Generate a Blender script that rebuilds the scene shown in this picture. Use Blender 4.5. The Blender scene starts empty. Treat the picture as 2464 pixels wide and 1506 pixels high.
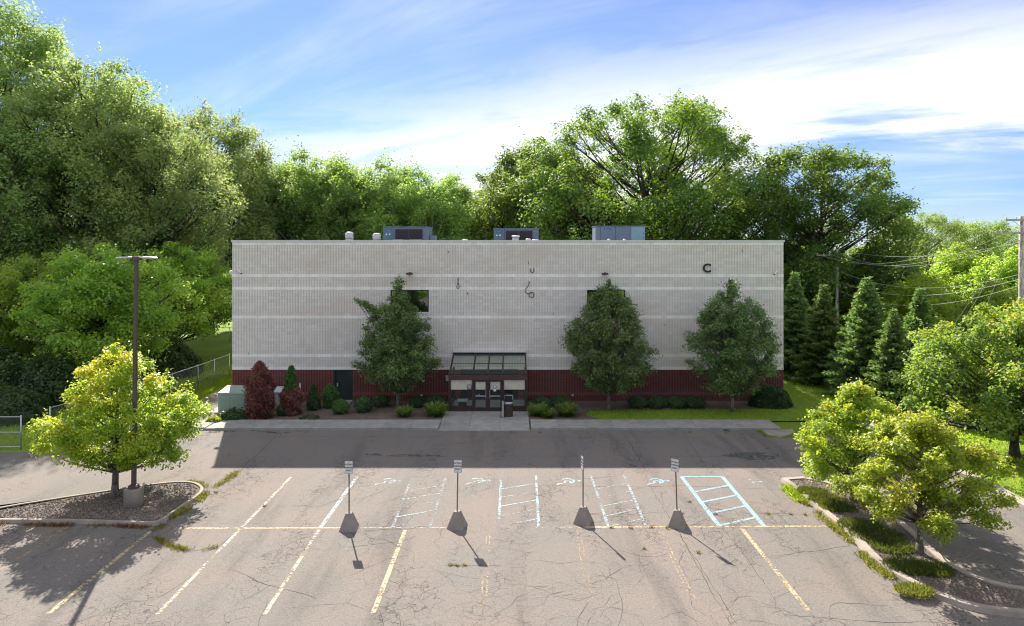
import bpy, math, random
import numpy as np
from mathutils import Vector, Matrix
R = math.radians
SC = bpy.context.scene
COL = SC.collection
random.seed(7)

# ------------------------------------------------------------------ survey constants
# The camera stands at the origin, 9.9 m up, looking level along +Y.  K, CX, HY turn a
# sighting into a point of the site (metres).
K, CX, HY, CH = 1643.0, 1236.0, 599.0, 9.9
def G(x, y):
    Z = K * CH / (y - HY)
    return ((x - CX) / K * Z, Z)
def A(x, y, Z):
    return ((x - CX) / K * Z, Z, CH - (y - HY) / K * Z)

# ------------------------------------------------------------------ camera
cam = bpy.data.cameras.new('camera')
cam.sensor_width = 36.0
cam.lens = 36.0 * K / 2464.0
cam.shift_x = -4.0 / 2464.0
cam.shift_y = -154.0 / 2464.0
cam.clip_end = 3000
cam.clip_start = 0.1
camo = bpy.data.objects.new('camera', cam)
COL.objects.link(camo)
camo.location = (0, 0, CH)
camo.rotation_euler = (R(90), 0, 0)
SC.camera = camo

# ------------------------------------------------------------------ sun and sky
SUN = Vector((-4.65, 13.4, 10.49)).normalized()
SUN_EL = math.asin(SUN.z)
SUN_AZ = math.atan2(SUN.x, SUN.y)        # clockwise from +Y
sl = bpy.data.lights.new('sun', 'SUN')
sl.energy = 2.9
sl.angle = R(0.55)
sl.color = (1.0, 0.92, 0.82)
so = bpy.data.objects.new('sun', sl)
COL.objects.link(so)
so.rotation_euler = SUN.to_track_quat('Z', 'Y').to_euler()
so.location = SUN * 80

SC.view_settings.view_transform = 'Standard'
SC.view_settings.look = 'None'
SC.view_settings.gamma = 1
SC.view_settings.use_curve_mapping = False
SC.view_settings.exposure = 2.08
SC.cycles.diffuse_bounces = 8
SC.cycles.filter_width = 1.15

W = bpy.data.worlds.new('World')
SC.world = W
W.use_nodes = True
nt = W.node_tree
for n in list(nt.nodes): nt.nodes.remove(n)
class NB:
    """tiny node-graph builder"""
    def __init__(s, nt): s.nt = nt
    def n(s, t, **kw):
        x = s.nt.nodes.new(t)
        for k, v in kw.items(): setattr(x, k, v)
        return x
    def put(s, sock, v):
        if v is None: return
        if hasattr(v, 'is_output'): s.nt.links.new(v, sock)
        else: sock.default_value = v
    def math(s, op, a, b=None, c=None, clamp=False):
        x = s.n('ShaderNodeMath', operation=op, use_clamp=clamp)
        s.put(x.inputs[0], a); s.put(x.inputs[1], b)
        if c is not None: s.put(x.inputs[2], c)
        return x.outputs[0]
    def mr(s, v, a, b, c=0.0, d=1.0, smooth=True):
        x = s.n('ShaderNodeMapRange', interpolation_type='SMOOTHSTEP' if smooth else 'LINEAR')
        for i, q in enumerate((v, a, b, c, d)): s.put(x.inputs[i], q)
        return x.outputs[0]
    def mix(s, f, a, b, mode='MIX'):
        x = s.n('ShaderNodeMix', data_type='RGBA', blend_type=mode)
        s.put(x.inputs[0], f); s.put(x.inputs[6], a); s.put(x.inputs[7], b)
        return x.outputs[2]
    def noise(s, vec, scale, detail=4, rough=0.55, dist=0.0):
        x = s.n('ShaderNodeTexNoise')
        s.put(x.inputs['Vector'], vec)
        x.inputs['Scale'].default_value = scale; x.inputs['Detail'].default_value = detail
        x.inputs['Roughness'].default_value = rough; x.inputs['Distortion'].default_value = dist
        return x.outputs['Fac']
    def vor(s, vec, scale, feature='F1', out='Distance', rnd=1.0):
        x = s.n('ShaderNodeTexVoronoi', feature=feature)
        s.put(x.inputs['Vector'], vec); x.inputs['Scale'].default_value = scale
        x.inputs['Randomness'].default_value = rnd
        return x.outputs[out]
    def mapping(s, vec, scale=(1,1,1), rot=(0,0,0), loc=(0,0,0)):
        x = s.n('ShaderNodeMapping')
        s.put(x.inputs[0], vec); x.inputs[1].default_value = loc; x.inputs[2].default_value = rot; x.inputs[3].default_value = scale
        return x.outputs[0]
    def ramp(s, f, stops):
        x = s.n('ShaderNodeValToRGB')
        cr = x.color_ramp
        while len(cr.elements) < len(stops): cr.elements.new(0.5)
        for e, (p, c) in zip(cr.elements, stops): e.position = p; e.color = (*c, 1)
        s.put(x.inputs[0], f)
        return x.outputs[0]
b = NB(nt)
sky = b.n('ShaderNodeTexSky', sky_type='NISHITA', sun_disc=False, sun_elevation=SUN_EL, sun_rotation=SUN_AZ,
          altitude=200, air_density=1.0, dust_density=0.25, ozone_density=3.0)
tc = b.n('ShaderNodeTexCoord').outputs['Generated']
sep = b.n('ShaderNodeSeparateXYZ'); b.put(sep.inputs[0], tc)
dx, dy, dz = sep.outputs
ay = b.math('ADD', b.math('ABSOLUTE', dy), 0.08)
ix = b.math('DIVIDE', dx, ay); iz = b.math('DIVIDE', dz, ay)
pz = b.math('ADD', b.math('MAXIMUM', dz, 0.0), 0.12)
cmb = b.n('ShaderNodeCombineXYZ')
b.put(cmb.inputs[0], b.math('DIVIDE', dx, pz)); b.put(cmb.inputs[1], b.math('DIVIDE', dy, pz))
pl = cmb.outputs[0]
n1 = b.noise(b.mapping(b.mapping(pl, rot=(0, 0, R(-60))), scale=(1, .6, 1)), 1.0, 8, 0.58, 0.35)      # broad billows
n2 = b.noise(b.mapping(b.mapping(pl, rot=(0, 0, R(-62))), scale=(1.3, .42, 1)), 1.5, 9, 0.58, 0.9)      # drawn-out cirrus fibres
n3 = b.noise(b.mapping(pl, scale=(1, .8, 1), loc=(7.3, 2.1, 0)), 0.5, 5, 0.5, 0.0)
wob = b.math('MULTIPLY', b.math('SUBTRACT', n1, 0.5), 0.30)
wob2 = b.math('ADD', wob, b.math('MULTIPLY', b.math('SUBTRACT', n2, 0.5), 0.14))
izw = b.math('ADD', iz, wob2)
up = b.math('ADD', b.math('MULTIPLY', ix, 0.17), 0.245)
bank_hi = b.mr(b.math('SUBTRACT', izw, up), -0.11, 0.05, 1.0, 0.0)
lowe = b.mr(ix, 0.02, 0.5, -0.12, 0.165)
bank_lo = b.mr(b.math('SUBTRACT', izw, lowe), -0.05, 0.07, 0.0, 1.0)
bank = b.math('MULTIPLY', bank_hi, bank_lo)
veil = b.mr(b.math('ADD', b.math('MULTIPLY', n2, 0.6), b.math('MULTIPLY', n3, 0.5)), 0.47, 0.80, 0.10, 0.46)
mask = b.math('MAXIMUM', b.math('MULTIPLY', bank, b.mr(b.math('ADD', b.math('MULTIPLY', n2, 0.6), b.math('MULTIPLY', n1, 0.4)), 0.34, 0.60, 0.42, 1.0)), veil)
field = b.math('MULTIPLY', b.mr(b.math('ADD', b.math('MULTIPLY', n1, 0.55), b.math('MULTIPLY', n3, 0.45)), 0.43, 0.56, 0.0, 0.95), b.mr(iz, 0.30, 0.55))
mask = b.math('MAXIMUM', mask, field)
lowhaze = b.mr(iz, 0.0, 0.12, 0.35, 0.0)
mask = b.math('MAXIMUM', mask, lowhaze, clamp=True)
ccol = b.mix(b.mr(n1, 0.3, 0.7), (3.3, 3.35, 3.5, 1), (4.3, 4.3, 4.25, 1))
skyc = b.mix(1.0, sky.outputs[0], (0.19, 0.27, 0.43, 1), 'MULTIPLY')
allc = b.mix(mask, skyc, ccol)
bg = b.n('ShaderNodeBackground'); b.put(bg.inputs[0], allc); bg.inputs[1].default_value = 0.078
wo = b.n('ShaderNodeOutputWorld'); nt.links.new(bg.outputs[0], wo.inputs[0])

# ------------------------------------------------------------------ materials
def newmat(name):
    m = bpy.data.materials.new(name); m.use_nodes = True
    nt = m.node_tree
    for n in list(nt.nodes): nt.nodes.remove(n)
    b = NB(nt)
    out = b.n('ShaderNodeOutputMaterial')
    return m, b, out
def principled(b, out, col, rough=0.8, metal=0.0, spec=0.35, bump=None, bstr=0.3, bdist=0.01):
    p = b.n('ShaderNodeBsdfPrincipled')
    b.put(p.inputs['Base Color'], col); b.put(p.inputs['Roughness'], rough); b.put(p.inputs['Metallic'], metal)
    p.inputs['Specular IOR Level'].default_value = spec
    if bump is not None:
        bn = b.n('ShaderNodeBump'); b.put(bn.inputs['Height'], bump)
        bn.inputs['Strength'].default_value = bstr; bn.inputs['Distance'].default_value = bdist
        b.nt.links.new(bn.outputs[0], p.inputs['Normal'])
    b.nt.links.new(p.outputs[0], out.inputs[0])
    return p
def objco(b): return b.n('ShaderNodeNewGeometry').outputs['Position']
def c4(c): return (c[0], c[1], c[2], 1)
def plain(name, col, rough=0.6, metal=0.0, spec=0.4, var=0.12, scale=6.0, bs=0.15):
    m, b, out = newmat(name)
    pos = objco(b)
    n = b.noise(pos, scale, 6, 0.6)
    n2 = b.noise(pos, scale * 9, 3, 0.6)
    f = b.math('ADD', b.math('MULTIPLY', n, 0.7), b.math('MULTIPLY', n2, 0.3))
    cc = b.ramp(f, [(0.3, tuple(x * (1 - var) for x in col)), (0.7, tuple(min(1, x * (1 + var)) for x in col))])
    principled(b, out, cc, rough, metal, spec, n2, bs)
    return m

def asphalt_mat():
    m, b, out = newmat('aged_asphalt')
    pos = objco(b)
    fine = b.noise(pos, 17, 5, 0.82)
    mid = b.noise(pos, 5.0, 6, 0.62)
    big = b.noise(pos, 0.33, 5, 0.55, 0.3)
    stretch = b.noise(b.mapping(pos, scale=(0.55, 0.07, 1)), 1.0, 5, 0.6, 0.3)      # tyre-worn lanes along the bays
    base = b.mix(b.mr(big, 0.3, 0.7), (0.184, 0.154, 0.135, 1), (0.156, 0.145, 0.132, 1))
    base = b.mix(b.mr(stretch, 0.50, 0.70, 0, 0.60), base, (0.082, 0.076, 0.071, 1))
    base = b.mix(b.mr(mid, 0.42, 0.72, 0, 0.28), base, (0.215, 0.185, 0.163, 1))
    g = b.mr(fine, 0.30, 0.70, 0.60, 1.42, smooth=False)
    base = b.mix(1.0, base, b.n('ShaderNodeCombineColor').outputs[0], 'MIX') if False else base
    hs = b.n('ShaderNodeHueSaturation'); b.put(hs.inputs['Value'], g); b.put(hs.inputs['Color'], base); base = hs.outputs[0]
    # crazing
    warp = b.n('ShaderNodeTexNoise'); warp.inputs['Scale'].default_value = 1.6; warp.inputs['Detail'].default_value = 5
    b.put(warp.inputs['Vector'], pos)
    ws = b.n('ShaderNodeVectorMath', operation='MULTIPLY_ADD'); b.put(ws.inputs[0], warp.outputs['Color'])
    ws.inputs[1].default_value = (0.9, 0.9, 0.9); b.put(ws.inputs[2], pos)
    wv = ws.outputs[0]
    e1 = b.vor(wv, 1.9, 'DISTANCE_TO_EDGE'); e2 = b.vor(wv, 4.6, 'DISTANCE_TO_EDGE')
    a = b.noise(b.mapping(pos, scale=(.6, .2, 1), loc=(3, 9, 0)), 0.9, 4, 0.6)
    m1 = b.math('MULTIPLY', b.mr(e1, 0.004, 0.022, 1, 0), b.mr(a, 0.47, 0.6))
    m2 = b.math('MULTIPLY', b.mr(e2, 0.006, 0.04, 1, 0), b.mr(a, 0.55, 0.68))
    e0 = b.vor(wv, 0.34, 'DISTANCE_TO_EDGE')
    m0 = b.mr(e0, 0.001, 0.0045, 1, 0)
    cr = b.math('MAXIMUM', b.math('MAXIMUM', m1, m2), m0)
    cr = b.math('MAXIMUM', b.math('MAXIMUM', m1, m2), b.math('MULTIPLY', m0, 0.35))
    col = b.mix(b.math('MULTIPLY', cr, 0.8), base, (0.048, 0.043, 0.039, 1))
    # oil spots
    sp = b.mr(b.noise(pos, 1.7, 3, 0.5), 0.70, 0.78, 0, 0.45)
    col = b.mix(sp, col, (0.09, 0.085, 0.08, 1))
    hgt = b.math('SUBTRACT', fine, b.math('MULTIPLY', cr, 1.4))
    principled(b, out, col, 0.92, 0, 0.25, hgt, 0.55, 0.012)
    return m

def concrete_mat(name, col, joints=False, dirt=0.35):
    m, b, out = newmat(name)
    pos = objco(b)
    n = b.noise(pos, 2.2, 6, 0.6); f = b.noise(pos, 40, 3, 0.7); s = b.noise(pos, 0.9, 4, 0.5)
    c = b.mix(b.mr(n, 0.3, 0.7), c4([x * 0.86 for x in col]), c4([min(1, x * 1.1) for x in col]))
    c = b.mix(b.mr(s, 0.52, 0.75, 0, dirt), c, c4([x * 0.5 for x in col]))
    hs = b.n('ShaderNodeHueSaturation'); b.put(hs.inputs['Value'], b.mr(f, 0.3, 0.7, 0.86, 1.12)); b.put(hs.inputs['Color'], c)
    oi = b.n('ShaderNodeObjectInfo').outputs['Random']
    h2 = b.n('ShaderNodeHueSaturation'); b.put(h2.inputs['Value'], b.mr(oi, 0, 1, 0.93, 1.06, False)); b.put(h2.inputs['Color'], hs.outputs[0])
    principled(b, out, h2.outputs[0], 0.9, 0, 0.25, f, 0.35, 0.006)
    return m

def block_mat(name, col, stain, tan):
    m, b, out = newmat(name)
    pos = objco(b)
    sn = b.n('ShaderNodeVectorMath', operation='SNAP'); b.put(sn.inputs[0], b.mapping(pos, loc=(17.6, 0, 0.0)))
    sn.inputs[1].default_value = (0.411, 50, 0.2072)
    wn = b.n('ShaderNodeTexWhiteNoise'); b.put(wn.inputs[0], sn.outputs[0])
    f = b.noise(pos, 26, 4, 0.7)
    s = b.noise(b.mapping(pos, scale=(0.22, 1, 0.5)), 1.0, 6, 0.6, 0.4)
    drip = b.noise(b.mapping(pos, scale=(2.6, 1, 0.16)), 1.0, 5, 0.6)
    c = b.mix(b.mr(wn.outputs[0], 0, 1, 0, 1, False), c4([x * 0.93 for x in col]), c4([min(1, x * 1.06) for x in col]))
    c = b.mix(b.mr(s, 0.48, 0.70, 0, 0.65), c, c4(tan))
    c = b.mix(b.mr(drip, 0.55, 0.8, 0, 0.35), c, c4(stain))
    hs = b.n('ShaderNodeHueSaturation'); b.put(hs.inputs['Value'], b.mr(f, 0.3, 0.7, 0.88, 1.1)); b.put(hs.inputs['Color'], c)
    principled(b, out, hs.outputs[0], 0.93, 0, 0.2, f, 0.5, 0.01)
    return m

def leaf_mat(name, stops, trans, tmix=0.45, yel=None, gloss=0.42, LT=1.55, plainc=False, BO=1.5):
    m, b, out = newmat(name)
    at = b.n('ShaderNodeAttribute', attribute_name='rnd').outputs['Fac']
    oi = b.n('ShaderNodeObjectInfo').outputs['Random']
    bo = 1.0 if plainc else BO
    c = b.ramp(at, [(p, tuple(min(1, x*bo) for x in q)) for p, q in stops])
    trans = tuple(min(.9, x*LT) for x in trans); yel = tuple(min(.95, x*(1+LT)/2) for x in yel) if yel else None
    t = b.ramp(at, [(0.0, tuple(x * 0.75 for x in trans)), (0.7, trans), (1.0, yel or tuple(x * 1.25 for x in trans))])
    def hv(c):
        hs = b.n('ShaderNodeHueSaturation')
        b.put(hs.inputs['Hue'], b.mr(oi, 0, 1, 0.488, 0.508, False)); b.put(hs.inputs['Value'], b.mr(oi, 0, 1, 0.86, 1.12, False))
        b.put(hs.inputs['Color'], c); return hs.outputs[0]
    c = hv(c); t = hv(t)
    p = b.n('ShaderNodeBsdfPrincipled'); b.put(p.inputs['Base Color'], c); p.inputs['Roughness'].default_value = gloss
    p.inputs['Specular IOR Level'].default_value = 0.4
    tr = b.n('ShaderNodeBsdfTranslucent'); b.put(tr.inputs[0], t)
    mx = b.n('ShaderNodeMixShader'); mx.inputs[0].default_value = tmix
    b.nt.links.new(p.outputs[0], mx.inputs[1]); b.nt.links.new(tr.outputs[0], mx.inputs[2])
    b.nt.links.new(mx.outputs[0], out.inputs[0])
    return m

def bark_mat(name, col):
    m, b, out = newmat(name)
    pos = objco(b)
    n = b.noise(b.mapping(pos, scale=(6, 6, 1.1)), 2.0, 6, 0.65, 0.4)
    c = b.mix(b.mr(n, 0.35, 0.68), c4([x * 0.55 for x in col]), c4([x * 1.25 for x in col]))
    principled(b, out, c, 0.92, 0, 0.2, n, 0.8, 0.03)
    return m

def ground_mat(name, cols, sc=(0.25, 3.0, 40), bstr=0.6):
    m, b, out = newmat(name)
    pos = objco(b)
    n0 = b.noise(pos, sc[0], 5, 0.6); n1 = b.noise(pos, sc[1], 6, 0.65); n2 = b.noise(pos, sc[2], 3, 0.7)
    c = b.mix(b.mr(n0, 0.35, 0.65), c4(cols[0]), c4(cols[1]))
    c = b.mix(b.mr(n1, 0.45, 0.75, 0, 0.6), c, c4(cols[2]))
    hs = b.n('ShaderNodeHueSaturation'); b.put(hs.inputs['Value'], b.mr(n2, 0.3, 0.7, 0.6, 1.35)); b.put(hs.inputs['Color'], c)
    principled(b, out, hs.outputs[0], 0.95, 0, 0.15, n2, bstr, 0.03)
    return m

def paint_mat(name, col, wear=0.5, wsc=9.0):
    """worn road paint: chips show the asphalt below through transparent gaps"""
    m, b, out = newmat(name)
    pos = objco(b)
    n = b.noise(pos, wsc, 6, 0.72); big = b.noise(pos, 0.8, 3, 0.5)
    f = b.math('ADD', b.math('MULTIPLY', n, 0.72), b.math('MULTIPLY', big, 0.28))
    fac = b.mr(f, wear - 0.045, wear + 0.055)
    p = b.n('ShaderNodeBsdfPrincipled'); p.inputs['Base Color'].default_value = c4(col); p.inputs['Roughness'].default_value = 0.8
    t = b.n('ShaderNodeBsdfTransparent')
    mx = b.n('ShaderNodeMixShader'); b.put(mx.inputs[0], fac)
    b.nt.links.new(t.outputs[0], mx.inputs[1]); b.nt.links.new(p.outputs[0], mx.inputs[2])
    b.nt.links.new(mx.outputs[0], out.inputs[0])
    return m

def glass_mat(name, tint, refl=0.12, rough=0.02):
    m, b, out = newmat(name)
    t = b.n('ShaderNodeBsdfTransparent'); t.inputs[0].default_value = c4(tint)
    g = b.n('ShaderNodeBsdfGlossy'); g.inputs[0].default_value = (0.9, 0.93, 0.95, 1); g.inputs['Roughness'].default_value = rough
    ge = b.n('ShaderNodeNewGeometry'); dt = b.n('ShaderNodeVectorMath', operation='DOT_PRODUCT')
    b.put(dt.inputs[0], ge.outputs['Normal']); b.put(dt.inputs[1], ge.outputs['Incoming'])
    sch = b.math('MULTIPLY', b.math('POWER', b.math('SUBTRACT', 1.0, b.math('ABSOLUTE', dt.outputs['Value'])), 5.0), 0.5)
    f = b.math('ADD', sch, refl + 0.02, clamp=True)
    mx = b.n('ShaderNodeMixShader'); b.put(mx.inputs[0], f)
    b.nt.links.new(t.outputs[0], mx.inputs[1]); b.nt.links.new(g.outputs[0], mx.inputs[2])
    b.nt.links.new(mx.outputs[0], out.inputs[0])
    return m

M = {}
M['asphalt'] = asphalt_mat()
M['crack'] = plain('crack_filler', (0.045, 0.04, 0.037), 0.95, 0, 0.1)
M['walk'] = concrete_mat('sidewalk_concrete', (0.29, 0.28, 0.262))
M['kerb'] = concrete_mat('kerb_concrete', (0.33, 0.285, 0.24), dirt=0.4)
M['cbase'] = concrete_mat('cast_concrete', (0.25, 0.22, 0.19), dirt=0.35)
M['cream'] = block_mat('cream_block', (0.80, 0.75, 0.69), (0.62, 0.575, 0.53), (0.72, 0.62, 0.54))
M['creamb'] = block_mat('cream_block_smooth', (0.88, 0.84, 0.78), (0.66, 0.62, 0.59), (0.76, 0.70, 0.65))
M['groove'] = plain('groove_mortar', (0.56, 0.535, 0.51), 0.95, 0, 0.1)
M['wine'] = block_mat('burgundy_block', (0.195, 0.074, 0.068), (0.125, 0.066, 0.062), (0.21, 0.105, 0.095))
M['wined'] = plain('burgundy_groove', (0.05, 0.015, 0.018), 0.95, 0, 0.1)
M['cap'] = plain('parapet_metal', (0.66, 0.64, 0.62), 0.5, 0.1, 0.4, 0.05)
M['roof'] = ground_mat('roof_ballast', [(0.3, 0.29, 0.28), (0.26, 0.25, 0.24), (0.34, 0.33, 0.31)])
M['bronze'] = plain('dark_bronze_frame', (0.045, 0.028, 0.028), 0.45, 0.3, 0.4, 0.2, 3)
M['bronze2'] = plain('bronze_beam', (0.075, 0.04, 0.042), 0.5, 0.2, 0.4, 0.2, 3)
M['glass'] = glass_mat('window_glass', (0.93, 0.95, 0.94), 0.02)
M['dglass'] = glass_mat('dark_window_glass', (0.42, 0.42, 0.42), 0.22)
M['rglass'] = glass_mat('roof_glass', (0.93, 0.95, 0.92), 0.0)
M['beige_band'] = plain('beige_sheet', (0.80, 0.68, 0.58), 0.9, 0, 0.1, 0.14, 5)  # beige of the reflection band, put into the panel colour
M['white'] = plain('white_paint', (0.62, 0.63, 0.64), 0.5, 0, 0.4, 0.06)
M['black'] = plain('black_print', (0.015, 0.015, 0.017), 0.6, 0, 0.3, 0.1)
M['door'] = plain('dark_green_door', (0.018, 0.032, 0.028), 0.5, 0, 0.4, 0.3, 2)
M['steel'] = plain('galvanised_steel', (0.42, 0.44, 0.46), 0.42, 0.75, 0.5, 0.15, 8)
M['lstl'] = plain('light_galvanised_steel', (0.42, 0.44, 0.46), 0.5, 0.3, 0.5, 0.12, 8)
M['hvac'] = plain('grey_blue_cabinet', (0.13, 0.17, 0.24), 0.55, 0.1, 0.4, 0.1, 2)
M['hvacl'] = plain('pale_blue_cabinet', (0.19, 0.31, 0.38), 0.55, 0.1, 0.4, 0.08, 2)
M['hvacb'] = plain('slate_blue_cabinet', (0.085, 0.145, 0.205), 0.55, 0.1, 0.4, 0.1, 2)
M['grille'] = plain('dark_coil', (0.045, 0.042, 0.045), 0.7, 0.2, 0.3, 0.3, 30)
M['logo'] = plain('logo_blue', (0.015, 0.07, 0.30), 0.5)
M['ggreen'] = plain('utility_green', (0.235, 0.315, 0.255), 0.55, 0.0, 0.4, 0.12, 2)
M['pole'] = plain('brown_pole_paint', (0.085, 0.068, 0.068), 0.5, 0.2, 0.4, 0.15, 4)
M['post'] = plain('sign_post_steel', (0.19, 0.165, 0.15), 0.6, 0.5, 0.4, 0.2, 8)
M['wood'] = bark_mat('weathered_pole_wood', (0.46, 0.41, 0.37))
M['wire'] = plain('bare_wire', (0.42, 0.42, 0.42), 0.8, 0.0, 0.2)
M['cable'] = plain('hanging_cable', (0.10, 0.085, 0.08), 0.7)
M['yellowpl'] = plain('yellow_guard', (0.75, 0.48, 0.05), 0.5)
M['tar'] = paint_mat('dark_tar', (0.075, 0.07, 0.066), 0.50, 2.2)
M['pyel'] = paint_mat('yellow_line_paint', (0.42, 0.33, 0.18), 0.47)
M['pyel2'] = paint_mat('faded_yellow_paint', (0.32, 0.24, 0.14), 0.51)
M['pcream'] = paint_mat('cream_line_paint', (0.40, 0.335, 0.25), 0.478)
M['pwhite'] = paint_mat('white_line_paint', (0.36, 0.39, 0.41), 0.48)
M['pblue'] = paint_mat('pale_blue_paint', (0.21, 0.34, 0.39), 0.43)
M['pblue2'] = paint_mat('worn_blue_paint', (0.27, 0.35, 0.38), 0.495)
M['pblue3'] = paint_mat('ghost_blue_paint', (0.25, 0.30, 0.33), 0.525)
M['psym'] = paint_mat('symbol_paint', (0.32, 0.39, 0.42), 0.465)
M['bark'] = bark_mat('grey_bark', (0.17, 0.145, 0.125))
M['dbark'] = bark_mat('dark_bark', (0.085, 0.065, 0.055))
M['pbark'] = bark_mat('pale_bark', (0.34, 0.31, 0.28))
M['soil'] = ground_mat('mulch', [(0.12, 0.095, 0.08), (0.16, 0.125, 0.105), (0.22, 0.18, 0.155)], (0.6, 8, 50))
M['gravel'] = ground_mat('gravel_base', [(0.13, 0.105, 0.09), (0.16, 0.13, 0.11), (0.09, 0.07, 0.06)], (0.6, 7, 45))  # darkened to carry dappled tree shade in the base colour
M['stone'] = plain('river_stone', (0.21, 0.175, 0.155), 0.85, 0, 0.3, 0.5, 9)  # stones darkened likewise, island tree shade held in their colour
M['lawn'] = ground_mat('lawn_ground', [(0.15, 0.23, 0.024), (0.20, 0.29, 0.03), (0.19, 0.23, 0.045)], (0.3, 2.2, 22), 0.9)
M['darkv'] = plain('interior_dark', (0.02, 0.022, 0.023), 0.8)
M['floorv'] = plain('interior_floor', (0.22, 0.25, 0.25), 0.6)
M['mesh'] = plain('chain_link_wire', (0.23, 0.24, 0.25), 0.5, 0.6, 0.5)
M['house'] = plain('pale_siding', (0.42, 0.43, 0.44), 0.7)
M['shingle'] = plain('roof_shingle', (0.10, 0.085, 0.08), 0.9, 0, 0.2, 0.3, 6)
M['bin'] = plain('brown_bin', (0.05, 0.028, 0.022), 0.6)

grn = lambda a, k=1.0: [(p, tuple(x * k for x in c)) for p, c in a]
GL = [(0.0, (0.024, 0.045, 0.018)), (0.45, (0.048, 0.082, 0.026)), (0.8, (0.085, 0.125, 0.034)), (1.0, (0.16, 0.17, 0.045))]
M['leaf_maple'] = leaf_mat('silver_maple_leaf', [(0.0, (0.032, 0.052, 0.028)), (0.45, (0.060, 0.090, 0.036)), (0.8, (0.095, 0.130, 0.042)), (1.0, (0.14, 0.17, 0.040))], (0.20, 0.265, 0.065), 0.42, (0.42, 0.42, 0.06), LT=2.7, BO=3.4, gloss=0.62)
M['leaf_back'] = leaf_mat('woodland_leaf', GL, (0.20, 0.29, 0.045), 0.42, (0.42, 0.45, 0.03), LT=2.5, BO=3.2, gloss=0.6)
M['leaf_oak'] = leaf_mat('oak_leaf', [(0.0, (0.022, 0.045, 0.016)), (0.5, (0.040, 0.080, 0.022)), (1.0, (0.10, 0.13, 0.022))], (0.16, 0.25, 0.015), 0.40, (0.38, 0.42, 0.02), LT=1.7, BO=2.5, gloss=0.55)
M['leaf_lime'] = leaf_mat('lime_green_leaf', [(0.0, (0.05, 0.10, 0.012)), (0.5, (0.09, 0.15, 0.016)), (1.0, (0.17, 0.20, 0.03))], (0.20, 0.34, 0.03), 0.5, (0.30, 0.42, 0.03), LT=3.2, BO=2.1)
M['leaf_young'] = leaf_mat('young_maple_leaf', [(0.0, (0.045, 0.085, 0.012)), (0.45, (0.085, 0.14, 0.016)), (0.8, (0.15, 0.20, 0.022)), (1.0, (0.26, 0.22, 0.03))], (0.42, 0.53, 0.04), 0.50, (0.72, 0.60, 0.06), LT=1.45, BO=1.8)
M['leaf_edge'] = leaf_mat('edge_maple_leaf', [(0.0, (0.035, 0.070, 0.018)), (0.5, (0.070, 0.115, 0.025)), (1.0, (0.16, 0.18, 0.04))], (0.26, 0.37, 0.03), 0.45, (0.5, 0.5, 0.03), LT=2.2, BO=2.4)
M['leaf_rmaple'] = leaf_mat('lawn_maple_leaf', [(0.0, (0.028, 0.052, 0.022)), (0.5, (0.050, 0.085, 0.026)), (0.85, (0.10, 0.13, 0.03)), (1.0, (0.20, 0.18, 0.035))], (0.15, 0.24, 0.02), 0.46, (0.5, 0.42, 0.02), LT=2.8, BO=2.9, gloss=0.6)
M['ograss'] = leaf_mat('olive_grass', [(0.0, (0.03, 0.055, 0.012)), (0.6, (0.07, 0.09, 0.02)), (1.0, (0.15, 0.11, 0.04))], (0.14, 0.17, 0.02), 0.35)
M['leaf_pear'] = leaf_mat('pear_leaf', [(0.0, (0.022, 0.038, 0.015)), (0.5, (0.042, 0.066, 0.022)), (0.85, (0.068, 0.095, 0.030)), (1.0, (0.13, 0.11, 0.03))], (0.08, 0.13, 0.02), 0.28, gloss=0.55, LT=2.8, BO=3.3)
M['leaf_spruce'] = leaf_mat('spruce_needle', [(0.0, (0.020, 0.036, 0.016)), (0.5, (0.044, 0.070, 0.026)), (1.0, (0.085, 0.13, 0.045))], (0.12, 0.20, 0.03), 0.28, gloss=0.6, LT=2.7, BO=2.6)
M['leaf_dark'] = leaf_mat('dark_shrub_leaf', [(0.0, (0.012, 0.030, 0.012)), (0.5, (0.026, 0.055, 0.020)), (1.0, (0.06, 0.10, 0.025))], (0.07, 0.13, 0.015), 0.30, gloss=0.5, LT=1.9, BO=1.9)
M['leaf_brown'] = leaf_mat('dead_arborvitae', [(0.0, (0.055, 0.018, 0.014)), (0.5, (0.15, 0.06, 0.045)), (1.0, (0.30, 0.15, 0.10))], (0.15, 0.05, 0.02), 0.25, gloss=0.8)
M['leaf_arb'] = leaf_mat('live_arborvitae', [(0.0, (0.020, 0.055, 0.015)), (0.6, (0.045, 0.11, 0.022)), (1.0, (0.08, 0.15, 0.03))], (0.10, 0.20, 0.02), 0.3, gloss=0.7)
M['blade'] = leaf_mat('grass_blade', [(0.0, (0.060, 0.115, 0.012)), (0.6, (0.105, 0.175, 0.016)), (1.0, (0.18, 0.20, 0.035))], (0.34, 0.50, 0.015), 0.5, (0.48, 0.52, 0.04), gloss=0.5)
M['weed'] = leaf_mat('weed_leaf', [(0.0, (0.055, 0.085, 0.015)), (0.45, (0.13, 0.16, 0.02)), (0.8, (0.28, 0.22, 0.04)), (1.0, (0.30, 0.12, 0.05))], (0.20, 0.20, 0.03), 0.35, gloss=0.6)
M['reddish'] = leaf_mat('red_kerb_weed', [(0.0, (0.06, 0.06, 0.02)), (0.5, (0.16, 0.07, 0.04)), (1.0, (0.25, 0.16, 0.06))], (0.2, 0.1, 0.03), 0.35)
M['lily'] = leaf_mat('daylily_leaf', [(0.0, (0.05, 0.09, 0.015)), (0.6, (0.10, 0.15, 0.03)), (1.0, (0.18, 0.21, 0.05))], (0.18, 0.26, 0.03), 0.35)

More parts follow.
